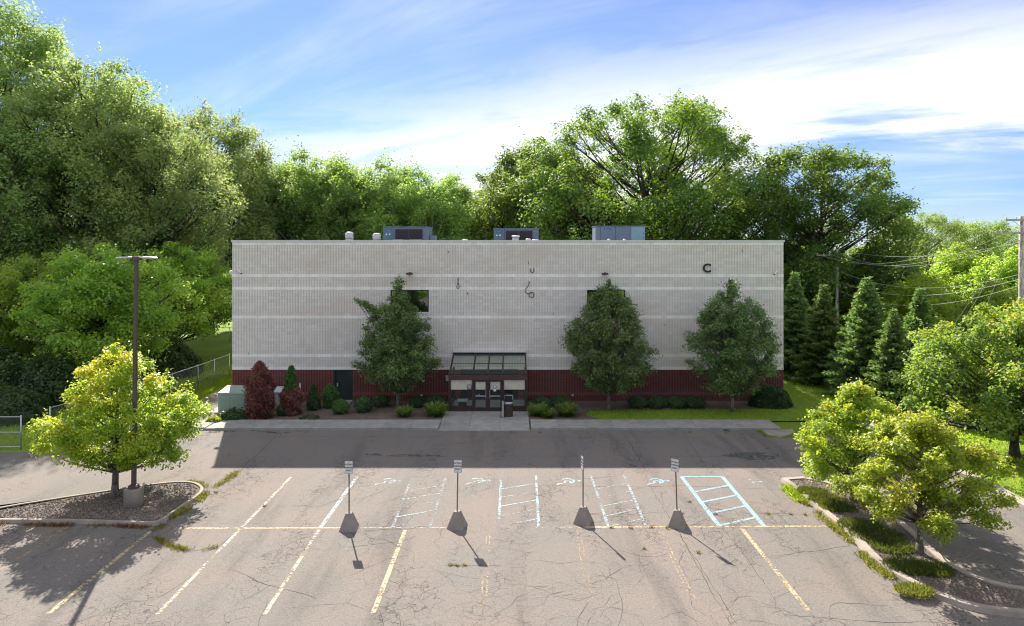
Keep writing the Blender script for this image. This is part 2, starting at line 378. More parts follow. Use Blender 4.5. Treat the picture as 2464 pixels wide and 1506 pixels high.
# ------------------------------------------------------------------ mesh helpers
class MB:
    def __init__(s): s.v = []; s.f = []
    def add(s, vs, fs):
        o = len(s.v); s.v += [tuple(v) for v in vs]; s.f += [tuple(i + o for i in f) for f in fs]; return s
    def box(s, x0, x1, y0, y1, z0, z1):
        return s.add([(x0,y0,z0),(x1,y0,z0),(x1,y1,z0),(x0,y1,z0),(x0,y0,z1),(x1,y0,z1),(x1,y1,z1),(x0,y1,z1)],
                     [(0,3,2,1),(4,5,6,7),(0,1,5,4),(1,2,6,5),(2,3,7,6),(3,0,4,7)])
    def ribbox(s, x0, x1, y0, y1, z0, z1):      # box without its back face
        return s.add([(x0,y0,z0),(x1,y0,z0),(x1,y1,z0),(x0,y1,z0),(x0,y0,z1),(x1,y0,z1),(x1,y1,z1),(x0,y1,z1)],
                     [(0,3,2,1),(4,5,6,7),(0,1,5,4),(1,2,6,5),(3,0,4,7)])
    def bbox(s, x0, x1, y0, y1, z0, z1, c=0.02):  # box with chamfered vertical and top edges
        def ring(z, i): return [(x0+i+c,y0+i,z),(x1-i-c,y0+i,z),(x1-i,y0+i+c,z),(x1-i,y1-i-c,z),(x1-i-c,y1-i,z),(x0+i+c,y1-i,z),(x0+i,y1-i-c,z),(x0+i,y0+i+c,z)]
        vs = ring(z0, 0) + ring(z1 - c, 0) + ring(z1, c)
        fs = [tuple(range(7, -1, -1)), tuple(range(16, 24))]
        for k in (0, 8):
            for i in range(8): j = (i + 1) % 8; fs.append((k+i, k+j, k+8+j, k+8+i))
        return s.add(vs, fs)
    def quad(s, a, b_, c, d): return s.add([a, b_, c, d], [(0,1,2,3)])
    def cyl(s, x, y, z0, z1, r0, r1=None, n=16, cap=True):
        r1 = r0 if r1 is None else r1
        vs = [(x+r0*math.cos(2*math.pi*i/n), y+r0*math.sin(2*math.pi*i/n), z0) for i in range(n)] + [(x+r1*math.cos(2*math.pi*i/n), y+r1*math.sin(2*math.pi*i/n), z1) for i in range(n)]
        fs = [(i, (i+1)%n, n+(i+1)%n, n+i) for i in range(n)]
        if cap: fs += [tuple(range(n-1,-1,-1)), tuple(range(n, 2*n))]
        return s.add(vs, fs)
    def lathe(s, x, y, prof, n=20):
        vs = [(x+r*math.cos(2*math.pi*i/n), y+r*math.sin(2*math.pi*i/n), z) for r, z in prof for i in range(n)]
        fs = [(k*n+i, k*n+(i+1)%n, (k+1)*n+(i+1)%n, (k+1)*n+i) for k in range(len(prof)-1) for i in range(n)]
        fs += [tuple(range(n-1,-1,-1)), tuple(range((len(prof)-1)*n, len(prof)*n))]
        return s.add(vs, fs)
    def tube(s, pts, r, n=6, r1=None):
        P = [Vector(p) for p in pts]; L = len(P)
        vs = []
        for i, p in enumerate(P):
            d = (P[min(i+1, L-1)] - P[max(i-1, 0)])
            if d.length < 1e-9: d = Vector((0,0,1))
            d.normalize()
            u = d.cross(Vector((0,0,1))) if abs(d.z) < 0.95 else d.cross(Vector((1,0,0)))
            u.normalize(); w = d.cross(u)
            rr = r if r1 is None else r + (r1 - r) * i / max(1, L-1)
            for k in range(n):
                a = 2*math.pi*k/n; vs.append(p + u*rr*math.cos(a) + w*rr*math.sin(a))
        fs = [(i*n+k, i*n+(k+1)%n, (i+1)*n+(k+1)%n, (i+1)*n+k) for i in range(L-1) for k in range(n)]
        fs += [tuple(range(n-1,-1,-1)), tuple(range((L-1)*n, L*n))]
        return s.add(vs, fs)
    def poly(s, pts, z): return s.add([(p[0], p[1], z) for p in pts], [tuple(range(len(pts)))])
    def extr(s, pts, z0, z1):
        n = len(pts)
        return s.add([(p[0],p[1],z0) for p in pts] + [(p[0],p[1],z1) for p in pts],
                     [tuple(range(n-1,-1,-1)), tuple(range(n, 2*n))] + [(i,(i+1)%n,n+(i+1)%n,n+i) for i in range(n)])
    def mesh(s, name, mat=None, smooth=False):
        me = bpy.data.meshes.new(name); me.from_pydata(s.v, [], s.f)
        if mat: me.materials.append(M[mat] if isinstance(mat, str) else mat)
        if smooth:
            me.polygons.foreach_set('use_smooth', [True]*len(me.polygons))
        me.update(); return me
def link(name, me, parent=None, label=None, cat=None, group=None, kind=None, loc=None, rz=None):
    o = bpy.data.objects.new(name, me); COL.objects.link(o)
    if parent: o.parent = parent
    if label: o['label'] = label
    if cat: o['category'] = cat
    if group: o['group'] = group
    if kind: o['kind'] = kind
    if loc is not None: o.location = loc
    if rz is not None: o.rotation_euler = (0, 0, rz)
    return o
def thing(name, label, cat, loc=(0,0,0), rz=0, group=None): return link(name, None, None, label, cat, group, None, loc, rz)
def copy_tree(o, parent=None):
    c = o.copy(); COL.objects.link(c); c.parent = parent
    for ch in list(o.children): copy_tree(ch, c)
    return c
def text_mesh(name, body, size, mat, extrude=0.002, bold=0.0):
    cu = bpy.data.curves.new(name, 'FONT'); cu.body = body; cu.size = size; cu.extrude = extrude
    cu.align_x = 'CENTER'; cu.align_y = 'CENTER'; cu.offset = bold; cu.resolution_u = 3
    o = bpy.data.objects.new('tmp', cu); COL.objects.link(o)
    dg = bpy.context.evaluated_depsgraph_get(); dg.update()
    me = bpy.data.meshes.new_from_object(o.evaluated_get(dg))
    bpy.data.objects.remove(o); bpy.data.curves.remove(cu)
    me.name = name; me.materials.clear(); me.materials.append(M[mat])
    return me

# leaves: one small folded quad each, with a per-leaf tone value in attribute 'rnd'
def norm(a): return a / np.maximum(np.linalg.norm(a, axis=1, keepdims=True), 1e-9)
def leaf_cloud(name, P, N, D, L, Wd, rnd, mat, fold=0.12):
    n = len(P)
    D = norm(D - N * np.sum(D * N, axis=1, keepdims=True)); S = np.cross(N, D)
    L = L[:, None]; Wd = Wd[:, None]
    V = np.empty((n, 4, 3), dtype=np.float32)
    V[:, 0] = P; V[:, 1] = P + D*L*0.45 + S*Wd*0.5 + N*L*fold; V[:, 2] = P + D*L; V[:, 3] = P + D*L*0.45 - S*Wd*0.5 + N*L*fold
    me = bpy.data.meshes.new(name)
    me.vertices.add(n*4); me.vertices.foreach_set('co', V.ravel())
    me.loops.add(n*4); me.loops.foreach_set('vertex_index', np.arange(n*4, dtype=np.int32))
    me.polygons.add(n); me.polygons.foreach_set('loop_start', np.arange(0, n*4, 4, dtype=np.int32))
    at = me.attributes.new('rnd', 'FLOAT', 'POINT'); at.data.foreach_set('value', np.repeat(rnd.astype(np.float32), 4))
    me.update(calc_edges=True); me.materials.append(M[mat])
    return me
def tubes_np(mb, segs, n):
    for p0, p1, r0, r1 in segs: mb.tube([p0, p1], r0, n, r1)

def IP(*k): return lambda t: np.interp(t, [a for a, _ in k], [c for _, c in k])
PROF = {
 'pear': IP((0,.28),(.08,.72),(.2,.98),(.28,1),(.42,.96),(.6,.80),(.74,.58),(.86,.32),(.94,.16),(1,.05)),
 'young': IP((0,.55),(.08,.9),(.3,1),(.5,.86),(.7,.6),(.85,.36),(1,.08)),
 'roundtop': IP((0,.5),(.18,.85),(.42,1),(.68,.97),(.84,.83),(.95,.6),(1,.42)),
 'broad': IP((0,.55),(.2,.85),(.5,1),(.75,.92),(.9,.66),(1,.22)),
 'wide': IP((0,.6),(.12,.98),(.45,1),(.7,.74),(.88,.42),(1,.1)),
 'ovate': lambda t: np.where(t < .28, (np.maximum(t,0)/.28)**.45, np.maximum(0, 1-((t-.28)/.72))**.78),
 'round': lambda t: np.maximum(0.0, 1-(2*t-1)**2)**.5,
 'dome':  lambda t: np.where(t < .4, .75+.25*(t/.4), np.maximum(0, 1-((t-.4)/.6)**2)**.5),
 'tall':  lambda t: np.where(t < .35, .55+.45*(t/.35), np.maximum(0, 1-((t-.35)/.65)**1.6)**.7),
 'fan':   lambda t: np.where(t < .65, .35+.65*(t/.65), np.maximum(0, 1-((t-.65)/.35)**2)**.5),
}
def clump_tree(name, seed, h, cb, rad, prof, nc, cr, leaves, leaf, aspect, mat, bark, tr, flat=.75, spray=0.0, stray=.05, ymax=None, zmin=None, ysq=1.0, extra=None, yellow=0.0, topfade=.86, inner=.28, lean=.05, rise=.9):
    """tree whose crown is many leaf masses of uneven size, each carried by its own bough"""
    rng = np.random.default_rng(seed); pf = PROF[prof]; ch = h-cb; mb = MB()
    w1, w2, p1, p2 = rng.normal(0,lean*h,1)[0]*.5, rng.normal(0,lean*h,1)[0]*.5, rng.uniform(0,6), rng.uniform(0,6)
    def tk(z): q = z/h; return np.stack([w1*np.sin(q*2.6+p1)-w1*math.sin(p1), w2*np.sin(q*2.2+p2)-w2*math.sin(p2), z], -1)
    zt = h*topfade; zs = np.linspace(-.12, zt, 9); pts = [tk(z) for z in zs]
    for i in range(8): mb.tube([pts[i], pts[i+1]], max(tr*(1-zs[i]/zt*.9)*(1.35 if i == 0 else 1), .012), 9, max(tr*(1-zs[i+1]/zt*.9), .01))
    # where the leaf masses sit
    tt = rng.uniform(0,1,nc*4); tt = tt[rng.uniform(0,1,nc*4) < pf(tt)**1.15][:nc]
    while len(tt) < nc: tt = np.concatenate([tt, rng.uniform(0,1,nc-len(tt))])
    tt = np.sort(tt); i = np.arange(nc); az = i*2.39996+rng.normal(0,.3,nc)
    lob = 1+.13*np.sin(az*2+seed)+.09*np.sin(az*3+tt*7+seed*2)
    fr = np.where(rng.uniform(0,1,nc) < inner, rng.uniform(.1,.75,nc), rng.uniform(.74,1.14,nc))
    sz = cr*rng.uniform(.50,1.5,nc)*np.clip(.75+.6*pf(tt)*.5,.6,1.1)
    rr = np.maximum(rad*pf(tt)*lob-sz*.55, .05*rad)*fr
    base = tk(cb+ch*tt)
    C = np.stack([base[:,0]+np.cos(az)*rr, base[:,1]+np.sin(az)*rr, cb+ch*tt-sz*.35*tt], -1)
    if extra is not None:
        C = np.vstack([C, [e[:3] for e in extra]]); sz = np.concatenate([sz, [e[3] for e in extra]]); tt = np.concatenate([tt, [.5]*len(extra)]); rr = np.concatenate([rr, [rad]*len(extra)])
    C[:,1] = np.where(C[:,1] < 0, C[:,1]*ysq, C[:,1])
    n_ = len(C)
    # boughs: groups of masses share a limb
    for k in range(n_):
        d = math.hypot(C[k,0], C[k,1]); z0 = max(cb*.72, min(C[k,2]-d*rise, zt*.97)); a = tk(np.array(z0)); c = C[k]
        m = (a+c)/2+np.array([0,0,-.08*d])+rng.normal(0,.05*d+.01,3)
        r0 = min(tr*.42, .012*np.linalg.norm(c-a)+.012)
        mb.tube([a, a*.35+m*.5+c*.15, m*.6+c*.4, c], r0, 4, r0*.22)
        for q in range(3):
            e = c+rng.normal(0,1,3)*sz[k]*.6+np.array([0,0,.25*sz[k]]); mb.tube([m*.4+c*.6, e], r0*.32, 3, .003)
    wgt = sz**2; ns = int(leaves*(1-stray)); pick = rng.choice(n_, leaves, p=wgt/wgt.sum())
    u = norm(rng.normal(0,1,(leaves,3))); low = u[:,2] < -.25; flip = low & (rng.uniform(0,1,leaves) < .55); u[flip,2] *= -1
    ph = rng.uniform(0,6.28,(n_,3))[pick]
    lump = 1+.22*np.sin(u[:,0]*4+ph[:,0])+.22*np.sin(u[:,1]*4.5+ph[:,1])+.18*np.sin(u[:,2]*5+ph[:,2])
    r = rng.uniform(0,1,leaves)**.42*lump
    r[ns:] *= rng.uniform(.9,1.2,leaves-ns)
    P = C[pick]+u*(sz[pick]*r)[:,None]*np.array([1,1,flat])
    if spray > 0:
        nsp = int(leaves*.10); kk = rng.choice(n_, 900); kk = kk[(tt[kk] > .35) | (rr[kk] > rad*.6)]
        sd = norm(np.stack([C[kk,0]/rad*.7, C[kk,1]/rad*.7, np.full(len(kk),.95)], -1)+rng.normal(0,.28,(len(kk),3))); sl0 = sz[kk]*rng.uniform(.9,1.6,len(kk))*spray; s0 = C[kk]+norm(rng.normal(0,1,(len(kk),3)))*(sz[kk]*.5)[:,None]
        pk = rng.integers(0,len(kk),nsp); v = rng.uniform(0,1,nsp)**1.35
        P[:nsp] = s0[pk]+sd[pk]*(sl0[pk]*v)[:,None]+rng.normal(0,1,(nsp,3))*(leaf*.42*(1.15-v))[:,None]
        pick[:nsp] = kk[pk]
    ok = np.ones(len(P), bool)
    if zmin is not None: ok &= P[:,2] > zmin+.10*np.sin(P[:,0]*3+seed)+rng.normal(0,.07,len(P))
    if ymax is not None: ok &= P[:,1] < ymax
    P = P[ok]; pick = pick[ok]; u = u[ok]; n = len(P)
    N = norm(np.array([0,0,.7])+u*.45+rng.normal(0,.5,(n,3))); D = norm(rng.normal(0,1,(n,3))+u*.8+np.array([0,0,-.45]))
    Ls = leaf*rng.uniform(.6,1.35,n); cv = rng.uniform(0,1,n_)
    rnd = np.clip(.36*cv[pick]+.40*rng.uniform(0,1,n)+.14*(u[:,2]*.5+.5)+.08+yellow*np.clip((P[:,2]-cb)/ch,0,1)-.03, 0, 1)  # tone rises towards the top of each mass and of the crown
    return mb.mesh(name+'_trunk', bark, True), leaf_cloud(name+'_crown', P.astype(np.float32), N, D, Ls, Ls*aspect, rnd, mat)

def plant_tree(kind, label, loc, meshes, cat='tree', group=None, rz=0.0, sc=(1,1,1)):
    t = thing(kind, label, cat, loc, rz, group); t.scale = sc
    link('trunk', meshes[0], t); link('crown', meshes[1], t)
    return t

def spruce_meshes(name, seed, h, rad, n=26000, mat='leaf_spruce'):
    rng = np.random.default_rng(seed); mb = MB()
    mb.tube([(0,0,-.1),(0.02,0,h*.5),(0,0,h*.985)], .16*h/8, 8, .012)
    whorls = int(h*4.6); PP=[]; DD=[]; RR=[]
    br = []
    for w in range(whorls):
        t = (w+.3)/whorls; z = .25 + (h-.35)*t
        k = 8 if t < .85 else 5
        for j in range(k):
            a = w*.9 + 2*math.pi*j/k + rng.normal(0,.18)
            L = rad*(1-t)**1.0*rng.uniform(.58,1.2)*(1.0+.12*math.sin(w*1.7+seed)) + .1
            el = -0.22 + .75*t + rng.normal(0,.06)
            d = np.array([math.cos(a)*math.cos(el), math.sin(a)*math.cos(el), math.sin(el)])
            br.append((np.array([0,0,z]), d, L))
    tot = sum(x[2]**1.25 for x in br)
    for p, d, L in br:
        e = p + d*L + np.array([0,0,.10*L]); mb.tube([p, p+d*L*.5+np.array([0,0,-.02*L]), e], .012+.008*L, 3, .004)
        m = max(10, int(n*L**1.25/tot))
        u = rng.beta(1.5,1.05,m)
        side = np.cross(d, [0,0,1]); side /= np.linalg.norm(side)
        wdt = .26*L*(1.02-u)+.04
        s = rng.uniform(-1,1,m)
        P = p + d*(u*L)[:,None] + np.array([0,0,1])*(.10*L*u*u)[:,None] + side*(s*wdt)[:,None] + rng.normal(0,.035,(m,3)) + np.array([0,0,-1])*(rng.uniform(0,.10,m)*(1.1-u)*L*.6)[:,None]
        D = d*.8 + side*(np.sign(s)*.7)[:,None] + rng.normal(0,.35,(m,3)) + np.array([0,0,-.1])
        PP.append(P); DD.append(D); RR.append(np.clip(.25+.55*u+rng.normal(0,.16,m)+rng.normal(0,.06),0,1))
    P = np.vstack(PP); D = norm(np.vstack(DD)); m = len(P)
    N = norm(np.array([0,0,1.])+rng.normal(0,.5,(m,3)))
    Ls = rng.uniform(.14,.30,m)*(.7+.3*h/8)
    return mb.mesh(name+'_trunk','dbark',True), leaf_cloud(name+'_crown', P, N, D, Ls, Ls*.34, np.concatenate(RR), mat)

def shrub_mesh(name, seed, rx, ry, rz, n, leaf, mat, shape='ball', lump=.12, aspect=.6, upd=.2):
    rng = np.random.default_rng(seed)
    q = norm(rng.normal(0,1,(n,3))); q[:,2] = np.abs(q[:,2])*1.0 if shape == 'mound' else q[:,2]
    th = np.arctan2(q[:,1], q[:,0])
    f = 1 + lump*(np.sin(3*th+seed)*np.cos(4*q[:,2]+seed)+ .6*np.sin(7*th+5*q[:,2]*2+seed*3))
    rr = rng.uniform(.55,1.0,n)**.45 * f
    if shape == 'cone':
        t = rng.uniform(0,1,n)**1.25; w = (1-t)**.62*(.75+.25*np.clip(t*6,0,1))
        rad_ = rng.uniform(.5,1,n)**.4*w*(1+lump*np.sin(5*th+t*11+seed)+rng.normal(0,.05,n))
        P = np.stack([np.cos(th)*rx*rad_, np.sin(th)*ry*rad_, t*2*rz], -1)
        q = norm(np.stack([np.cos(th), np.sin(th), np.full(n,.4)], -1))
    elif shape == 'column':
        t = rng.uniform(0,1,n); w = np.where(t<.2, .8+t, 1.0)*np.where(t>.62, np.maximum(0,(1-t)/.38)**.55, 1.0)
        rad_ = rng.uniform(.45,1,n)**.4*w*(1+lump*np.sin(4*th+t*15+seed)*.8+rng.normal(0,.15,n))
        P = np.stack([np.cos(th)*rx*rad_, np.sin(th)*ry*rad_, t*2*rz], -1)
        q = norm(np.stack([np.cos(th), np.sin(th), np.full(n,.3)], -1))
    elif shape == 'mound':
        P = np.stack([q[:,0]*rx*rr, q[:,1]*ry*rr, q[:,2]*2*rz*rr], -1)
    else:
        P = np.stack([q[:,0]*rx*rr, q[:,1]*ry*rr, rz + q[:,2]*rz*rr], -1)
    P[:,2] = np.maximum(P[:,2], .02)
    N = norm(q*.7 + np.array([0,0,.5]) + rng.normal(0,.5,(n,3)))
    D = norm(rng.normal(0,1,(n,3))+q*.7+np.array([0,0,upd]))
    Ls = leaf*rng.uniform(.6,1.3,n)
    rnd = np.clip(.5*rng.uniform(0,1,n)+.3*(P[:,2]/(2*rz))+.2*(np.sin(P[:,0]*5+seed)*.5+.5),0,1)  # tone rises with height in the shrub
    return leaf_cloud(name, P, N, D, Ls, Ls*aspect, rnd, mat)

def blade_cloud(name, P, hgt, wid, lean, rng, mat, rnd=None, base=None):
    n = len(P)
    a = rng.uniform(0, 2*np.pi, n)
    D = np.stack([np.cos(a)*lean, np.sin(a)*lean, np.ones(n)], -1) if base is None else base
    N = np.stack([np.cos(a+rng.uniform(-1,1,n)), np.sin(a+rng.uniform(-1,1,n)), np.full(n,.25)], -1)
    D = norm(D); N = norm(N - D*np.sum(N*D,axis=1,keepdims=True))
    if rnd is None: rnd = rng.uniform(0,1,n)
    return leaf_cloud(name, P, N, D, hgt, wid, rnd, mat, fold=.05)

# ------------------------------------------------------------------ the ground
lawn = link('ground', MB().poly([(-600,-300),(600,-300),(600,900),(-600,900)], -0.03).mesh('ground','lawn'), kind='structure')

LOT = [(-80,-60),(19.35,-60),(19.4,24),(19.62,28.5),(19.5,30.3),(19.0,32.3),(17.6,34.2),(15.8,35.6),(15.0,36.3),(14.6,37.5),(-16.7,37.5),(-17.3,37.9),(-17.8,39.5),(-18.3,41.2),(-18.5,44.3),(-18.5,52.5),
       (-20.9,52.5),(-20.75,49.9),(-20.35,43.3),(-19.7,40.6),(-20.4,37.0),(-22.0,33.9),(-24.0,33.25),(-80,33.2)]
lot = link('parking_lot', MB().poly(LOT, 0.0).mesh('parking_lot','asphalt'), kind='structure')

# painted markings lie 4 mm above the asphalt
def strip(mb, a, b_, w, z=0.004):
    a = Vector((a[0],a[1],0)); c = Vector((b_[0],b_[1],0)); d = (c-a).normalized(); s = Vector((-d.y,d.x,0))*w/2
    n = max(1, int((c-a).length/1.2)); 
    for i in range(n):
        p = a+(c-a)*(i/n); q = a+(c-a)*((i+1)/n)
        mb.quad(*[(v.x,v.y,z) for v in (p-s,p+s,q+s,q-s)][::-1])
    return mb
def line(name, a, b_, w, mat, z=0.004, label=None):
    return link(name, strip(MB(), G(*a), G(*b_), w, z).mesh(name, mat), lot, label)
line('parking_line', (430,1271), (838,1270), .10, 'pyel', label='long yellow line across the bays')
line('parking_line', (838,1270), (1410,1268.5), .09, 'pyel2')
line('parking_line', (1410,1268.5), (2012,1266), .13, 'pyel')
line('parking_line', (700,1148), (378,1478), .115, 'pcream')
line('parking_line', (860,1146), (772,1268), .15, 'pwhite', label='white parking line')
line('parking_line', (768,1274), (637,1478), .12, 'pcream')
line('parking_line', (975,1275), (898,1475), .14, 'pyel')
for a_, c_ in (((1172,1277),(1156,1462)), ((1180,1277),(1170,1440)), ((1388,1276),(1414,1452)), ((1396,1276),(1430,1465)), ((1583,1276),(1668,1452)), ((1591,1276),(1686,1468))):
    line('parking_line', a_, c_, .045, 'pyel2')
line('parking_line', (1785,1272), (1945,1469), .14, 'pyel', label='bold yellow parking line')
line('parking_line', (364,1277), (117,1476), .15, 'pyel')
line('parking_line', (167,1264), (0,1372), .13, 'pyel2')
line('parking_line', (-60,1300), (-330,1440), .13, 'pyel2')
line('parking_line', (2464,1545), (2560,1640), .13, 'pyel2')
def hatch(l0, l1, r0, r1, mat, mat2, rungs, w, skew, top=True):
    h_ = MB(); a, c, d, e = G(*l0), G(*l1), G(*r0), G(*r1)
    strip(h_, a, c, w); strip(h_, d, e, w)
    L = lambda p, q, t: (p[0]+(q[0]-p[0])*t, p[1]+(q[1]-p[1])*t)
    root = link('hatched_aisle', h_.mesh('hatched_aisle', mat), lot)
    for k in range(rungs):
        t = (k+.0)/rungs*0.86
        g = MB(); strip(g, L(a,c,t), L(d,e,min(1,t+skew)), w*.75, z=.0055); link('stripe', g.mesh('stripe', mat2 if k % 2 else mat), root)
    if top: g = MB(); strip(g, c, e, w*.7, z=.0055); link('stripe', g.mesh('stripe', mat2), root)
hatch((945,1268),(990,1150),(1035,1268),(1072,1150),'pblue3','pblue2',5,.10,.13, False)
hatch((1200,1267),(1206,1144),(1296,1267),(1290,1144),'pblue2','pblue3',5,.10,.13)
hatch((1464,1267),(1422,1144),(1555,1267),(1502,1144),'pblue2','pblue3',5,.10,.13)
hatch((1730,1265),(1640,1147),(1838,1265),(1738,1147),'pblue','pblue',4,.17,.15)
def wheelchair(cx, cy, mat, sc=1.0):
    """the painted access symbol, read from the building side"""
    g = MB(); x0, y0 = G(cx, cy)
    T = lambda u, v: (x0 + v*sc*1.0, y0 - u*sc)        # u: symbol right, v: symbol up
    arc = [(0.02+.30*math.cos(a), -.15+.30*math.sin(a)) for a in [R(130+20*i) for i in range(12)]]
    for p, q in zip(arc, arc[1:]): strip(g, T(p[0],-p[1]), T(q[0],-q[1]), .09*sc)
    for p, q in (((0,-.05),(.0,-.55)), ((.0,-.05),(.28,-.02)), ((.28,-.02),(.42,.32)), ((.42,.32),(.52,.28)), ((0,-.28),(.24,-.28))): strip(g, T(p[0],-p[1]), T(q[0],-q[1]), .09*sc, .0045)
    hx, hy = T(0,.68)
    g.add([(hx+.085*sc*math.cos(i*R(45)), hy+.085*sc*math.sin(i*R(45)), .0047) for i in range(8)], [tuple(range(8))])
    link('access_symbol', g.mesh('access_symbol', mat), lot)
wheelchair(926,1157,'psym',.95); wheelchair(1140,1156,'psym',.95); wheelchair(1357,1157,'psym',.95); wheelchair(1571,1157,'pblue',.95); wheelchair(1808,1159,'pblue3')

for pt in ([(1735,1096),(1760,1090),(1800,1088),(1870,1089),(1878,1100),(1850,1107),(1790,1106)],[(1812,1046),(1836,1042),(1848,1050),(1826,1054)],[(880,1090),(960,1093),(1060,1094),(1060,1098),(960,1098),(880,1095)]):
    link('tar_patch', MB().poly([G(*q) for q in pt],.0032).mesh('tar_patch','tar'), lot)
# cracks: long named ones as ribbons, then a fine network
def ribbon(mb, pts, w, rng, z=.003, jit=.05, ns=7):
    P = []
    for (a, c) in zip(pts, pts[1:]):
        d = math.hypot(c[0]-a[0], c[1]-a[1]); n = max(2, int(d*ns/2))
        for i in range(n):
            t = i/n; P.append((a[0]+(c[0]-a[0])*t+rng.gauss(0,jit), a[1]+(c[1]-a[1])*t+rng.gauss(0,jit)))
    P.append(pts[-1]); L = len(P); vs = []; fs = []
    for i, p in enumerate(P):
        q = P[min(i+1,L-1)]; o = P[max(i-1,0)]; dx_, dy_ = q[0]-o[0], q[1]-o[1]; l = math.hypot(dx_,dy_) or 1
        ww = w*(.45+rng.random())*(1-.55*abs(2*i/(L-1)-1)) if L > 2 else w
        nx, ny = -dy_/l*ww/2, dx_/l*ww/2; vs += [(p[0]+nx,p[1]+ny,z),(p[0]-nx,p[1]-ny,z)]
    fs = [(2*i+1,2*i,2*i+2,2*i+3)[::-1] for i in range(L-1)]
    mb.add(vs, fs); return P
rg = random.Random(3)
CR = [[(668,1044),(640,1075),(578,1131),(544,1155)], [(1550,1147),(1591,1214),(1613,1244),(1650,1310),(1699,1383),(1774,1502)],
      [(1737,1267),(1804,1353),(1850,1420),(1879,1472)], [(1767,1237),(1860,1236),(1958,1238)], [(1819,1343),(1860,1338),(1973,1323),(2044,1313)],
      [(1073,1360),(1140,1362),(1205,1360)], [(401,1311),(435,1322),(472,1326),(523,1316),(560,1290)], [(326,1447),(374,1443),(420,1415),(459,1386)],
      [(840,1318),(920,1308),(975,1300),(1000,1290)], [(700,1215),(770,1220),(835,1192),(850,1165)], [(1636,1285),(1700,1400),(1760,1506)],
      [(1500,1040),(1560,1140)], [(1640,1035),(1700,1125)], [(1470,1100),(1560,1135)], [(500,1051),(900,1050),(1400,1052),(1850,1053)], [(530,1097),(960,1098),(1500,1097),(1900,1099)],
      [(1900,1480),(2100,1496),(2300,1500)], [(560,1370),(620,1400),(700,1420),(760,1440)], [(1780,1205),(1840,1212)], [(1290,1168),(1540,1172),(1640,1168),(1900,1180)], [(1420,1238),(1540,1236),(1600,1232)],
      [(330,1270),(470,1230),(540,1215)], [(1810,1045),(1850,1085),(1880,1125)], [(2100,1180),(2250,1200),(2330,1230)], [(2250,1260),(2400,1290)]]
cm = MB()
for c in CR: ribbon(cm, [G(*p) for p in c], .018, rg, jit=.025)
for k in range(150):
    x, y = rg.uniform(-15, 14), rg.uniform(13.5, 36)
    if rg.random() < .5: x, y = rg.gauss(1.5, 4.5), rg.uniform(13.5, 22)
    a = rg.choice([0, math.pi/2]) + rg.gauss(0,.5); pts = [(x,y)]
    for s in range(rg.randint(2,6)):
        a += rg.gauss(0,.45); l = rg.uniform(.25,.8); x += math.cos(a)*l; y += math.sin(a)*l; pts.append((x,y))
        if rg.random() < .4:
            aa = a+rg.choice((-1,1))*rg.uniform(.6,1.3); ribbon(cm, [(x,y),(x+math.cos(aa)*.5,y+math.sin(aa)*.5)], .008, rg, jit=.02)
    ribbon(cm, pts, rg.uniform(.006,.013), rg, jit=.02)
link('crack_network', cm.mesh('crack_network','crack'), lot, kind='stuff')

# ------------------------------------------------------------------ sidewalk (slabs laid one by one) and entrance pad
sw = link('sidewalk', MB().box(-16.85, -4.15, 37.3, 39.1, -.2, .105).mesh('sidewalk_bed','walk'), kind='structure')
link('bed', MB().box(0.95, 14.5, 37.3, 39.1, -.2, .105).mesh('bed','walk'), sw)
def slab(x0, x1, y0, y1, par, z=.13, sk=0.0, z2=None, nm='slab'):
    g = .006; z2 = z if z2 is None else z2
    vs = [(x0+g,y0+g,-.02),(x1-g,y0+g,-.02),(x1-g+sk,y1-g,-.02),(x0+g+sk,y1-g,-.02),(x0+g,y0+g,z),(x1-g,y0+g,z),(x1-g+sk,y1-g,z2),(x0+g+sk,y1-g,z2)]
    return link(nm, MB().add(vs, [(0,3,2,1),(4,5,6,7),(0,1,5,4),(1,2,6,5),(2,3,7,6),(3,0,4,7)]).mesh(nm,'walk'), par)
x = -4.13
while x > -16.0:
    slab(max(x-1.52,-16.9), x, 37.27, 39.12, sw, .13+rg.uniform(-.006,.006)); x -= 1.52
x = .95
while x < 14.4:
    slab(x, min(x+1.52, 14.6), 37.27, 39.12, sw, .13+rg.uniform(-.006,.006)); x += 1.52
# curved west end
pts = [G(565,1037),(-17.3,37.35),(-18.2,38.3),(-18.7,39.6),(-18.9,41.0),(-18.35,41.0),(-17.9,39.6),(-17.2,39.1),(-15.9,39.12)]
link('slab', MB().extr([(-16.9,37.27),(-16.9,39.12),(-17.3,39.3),(-18.05,39.9),(-18.35,41.0),(-18.95,41.0),(-18.9,39.6),(-18.3,38.3),(-17.6,37.55)][::-1], -.1, .128).mesh('slab','walk'), sw)
pad = link('entrance_pad', MB().box(-4.1,.9,37.2,41.15,-.2,.0).mesh('entrance_pad','walk'), kind='structure')
for k in range(3):
    w = 5.0/3; xa = -4.12+k*w
    slab(xa, xa+w, 37.15, 39.1, pad, .02, 0, .11); slab(xa, xa+w, 39.1, 41.18, pad, .11)
# walk to the east, beyond the young trees
ew = link('path', MB().poly([(19.4,37.2),(46,37.2),(46,39.0),(19.4,39.0)],-.012).mesh('path','kerb'), kind='structure')
for k in range(14): slab(19.5+k*1.6, 21.1+k*1.6, 37.25, 38.95, ew, .02)

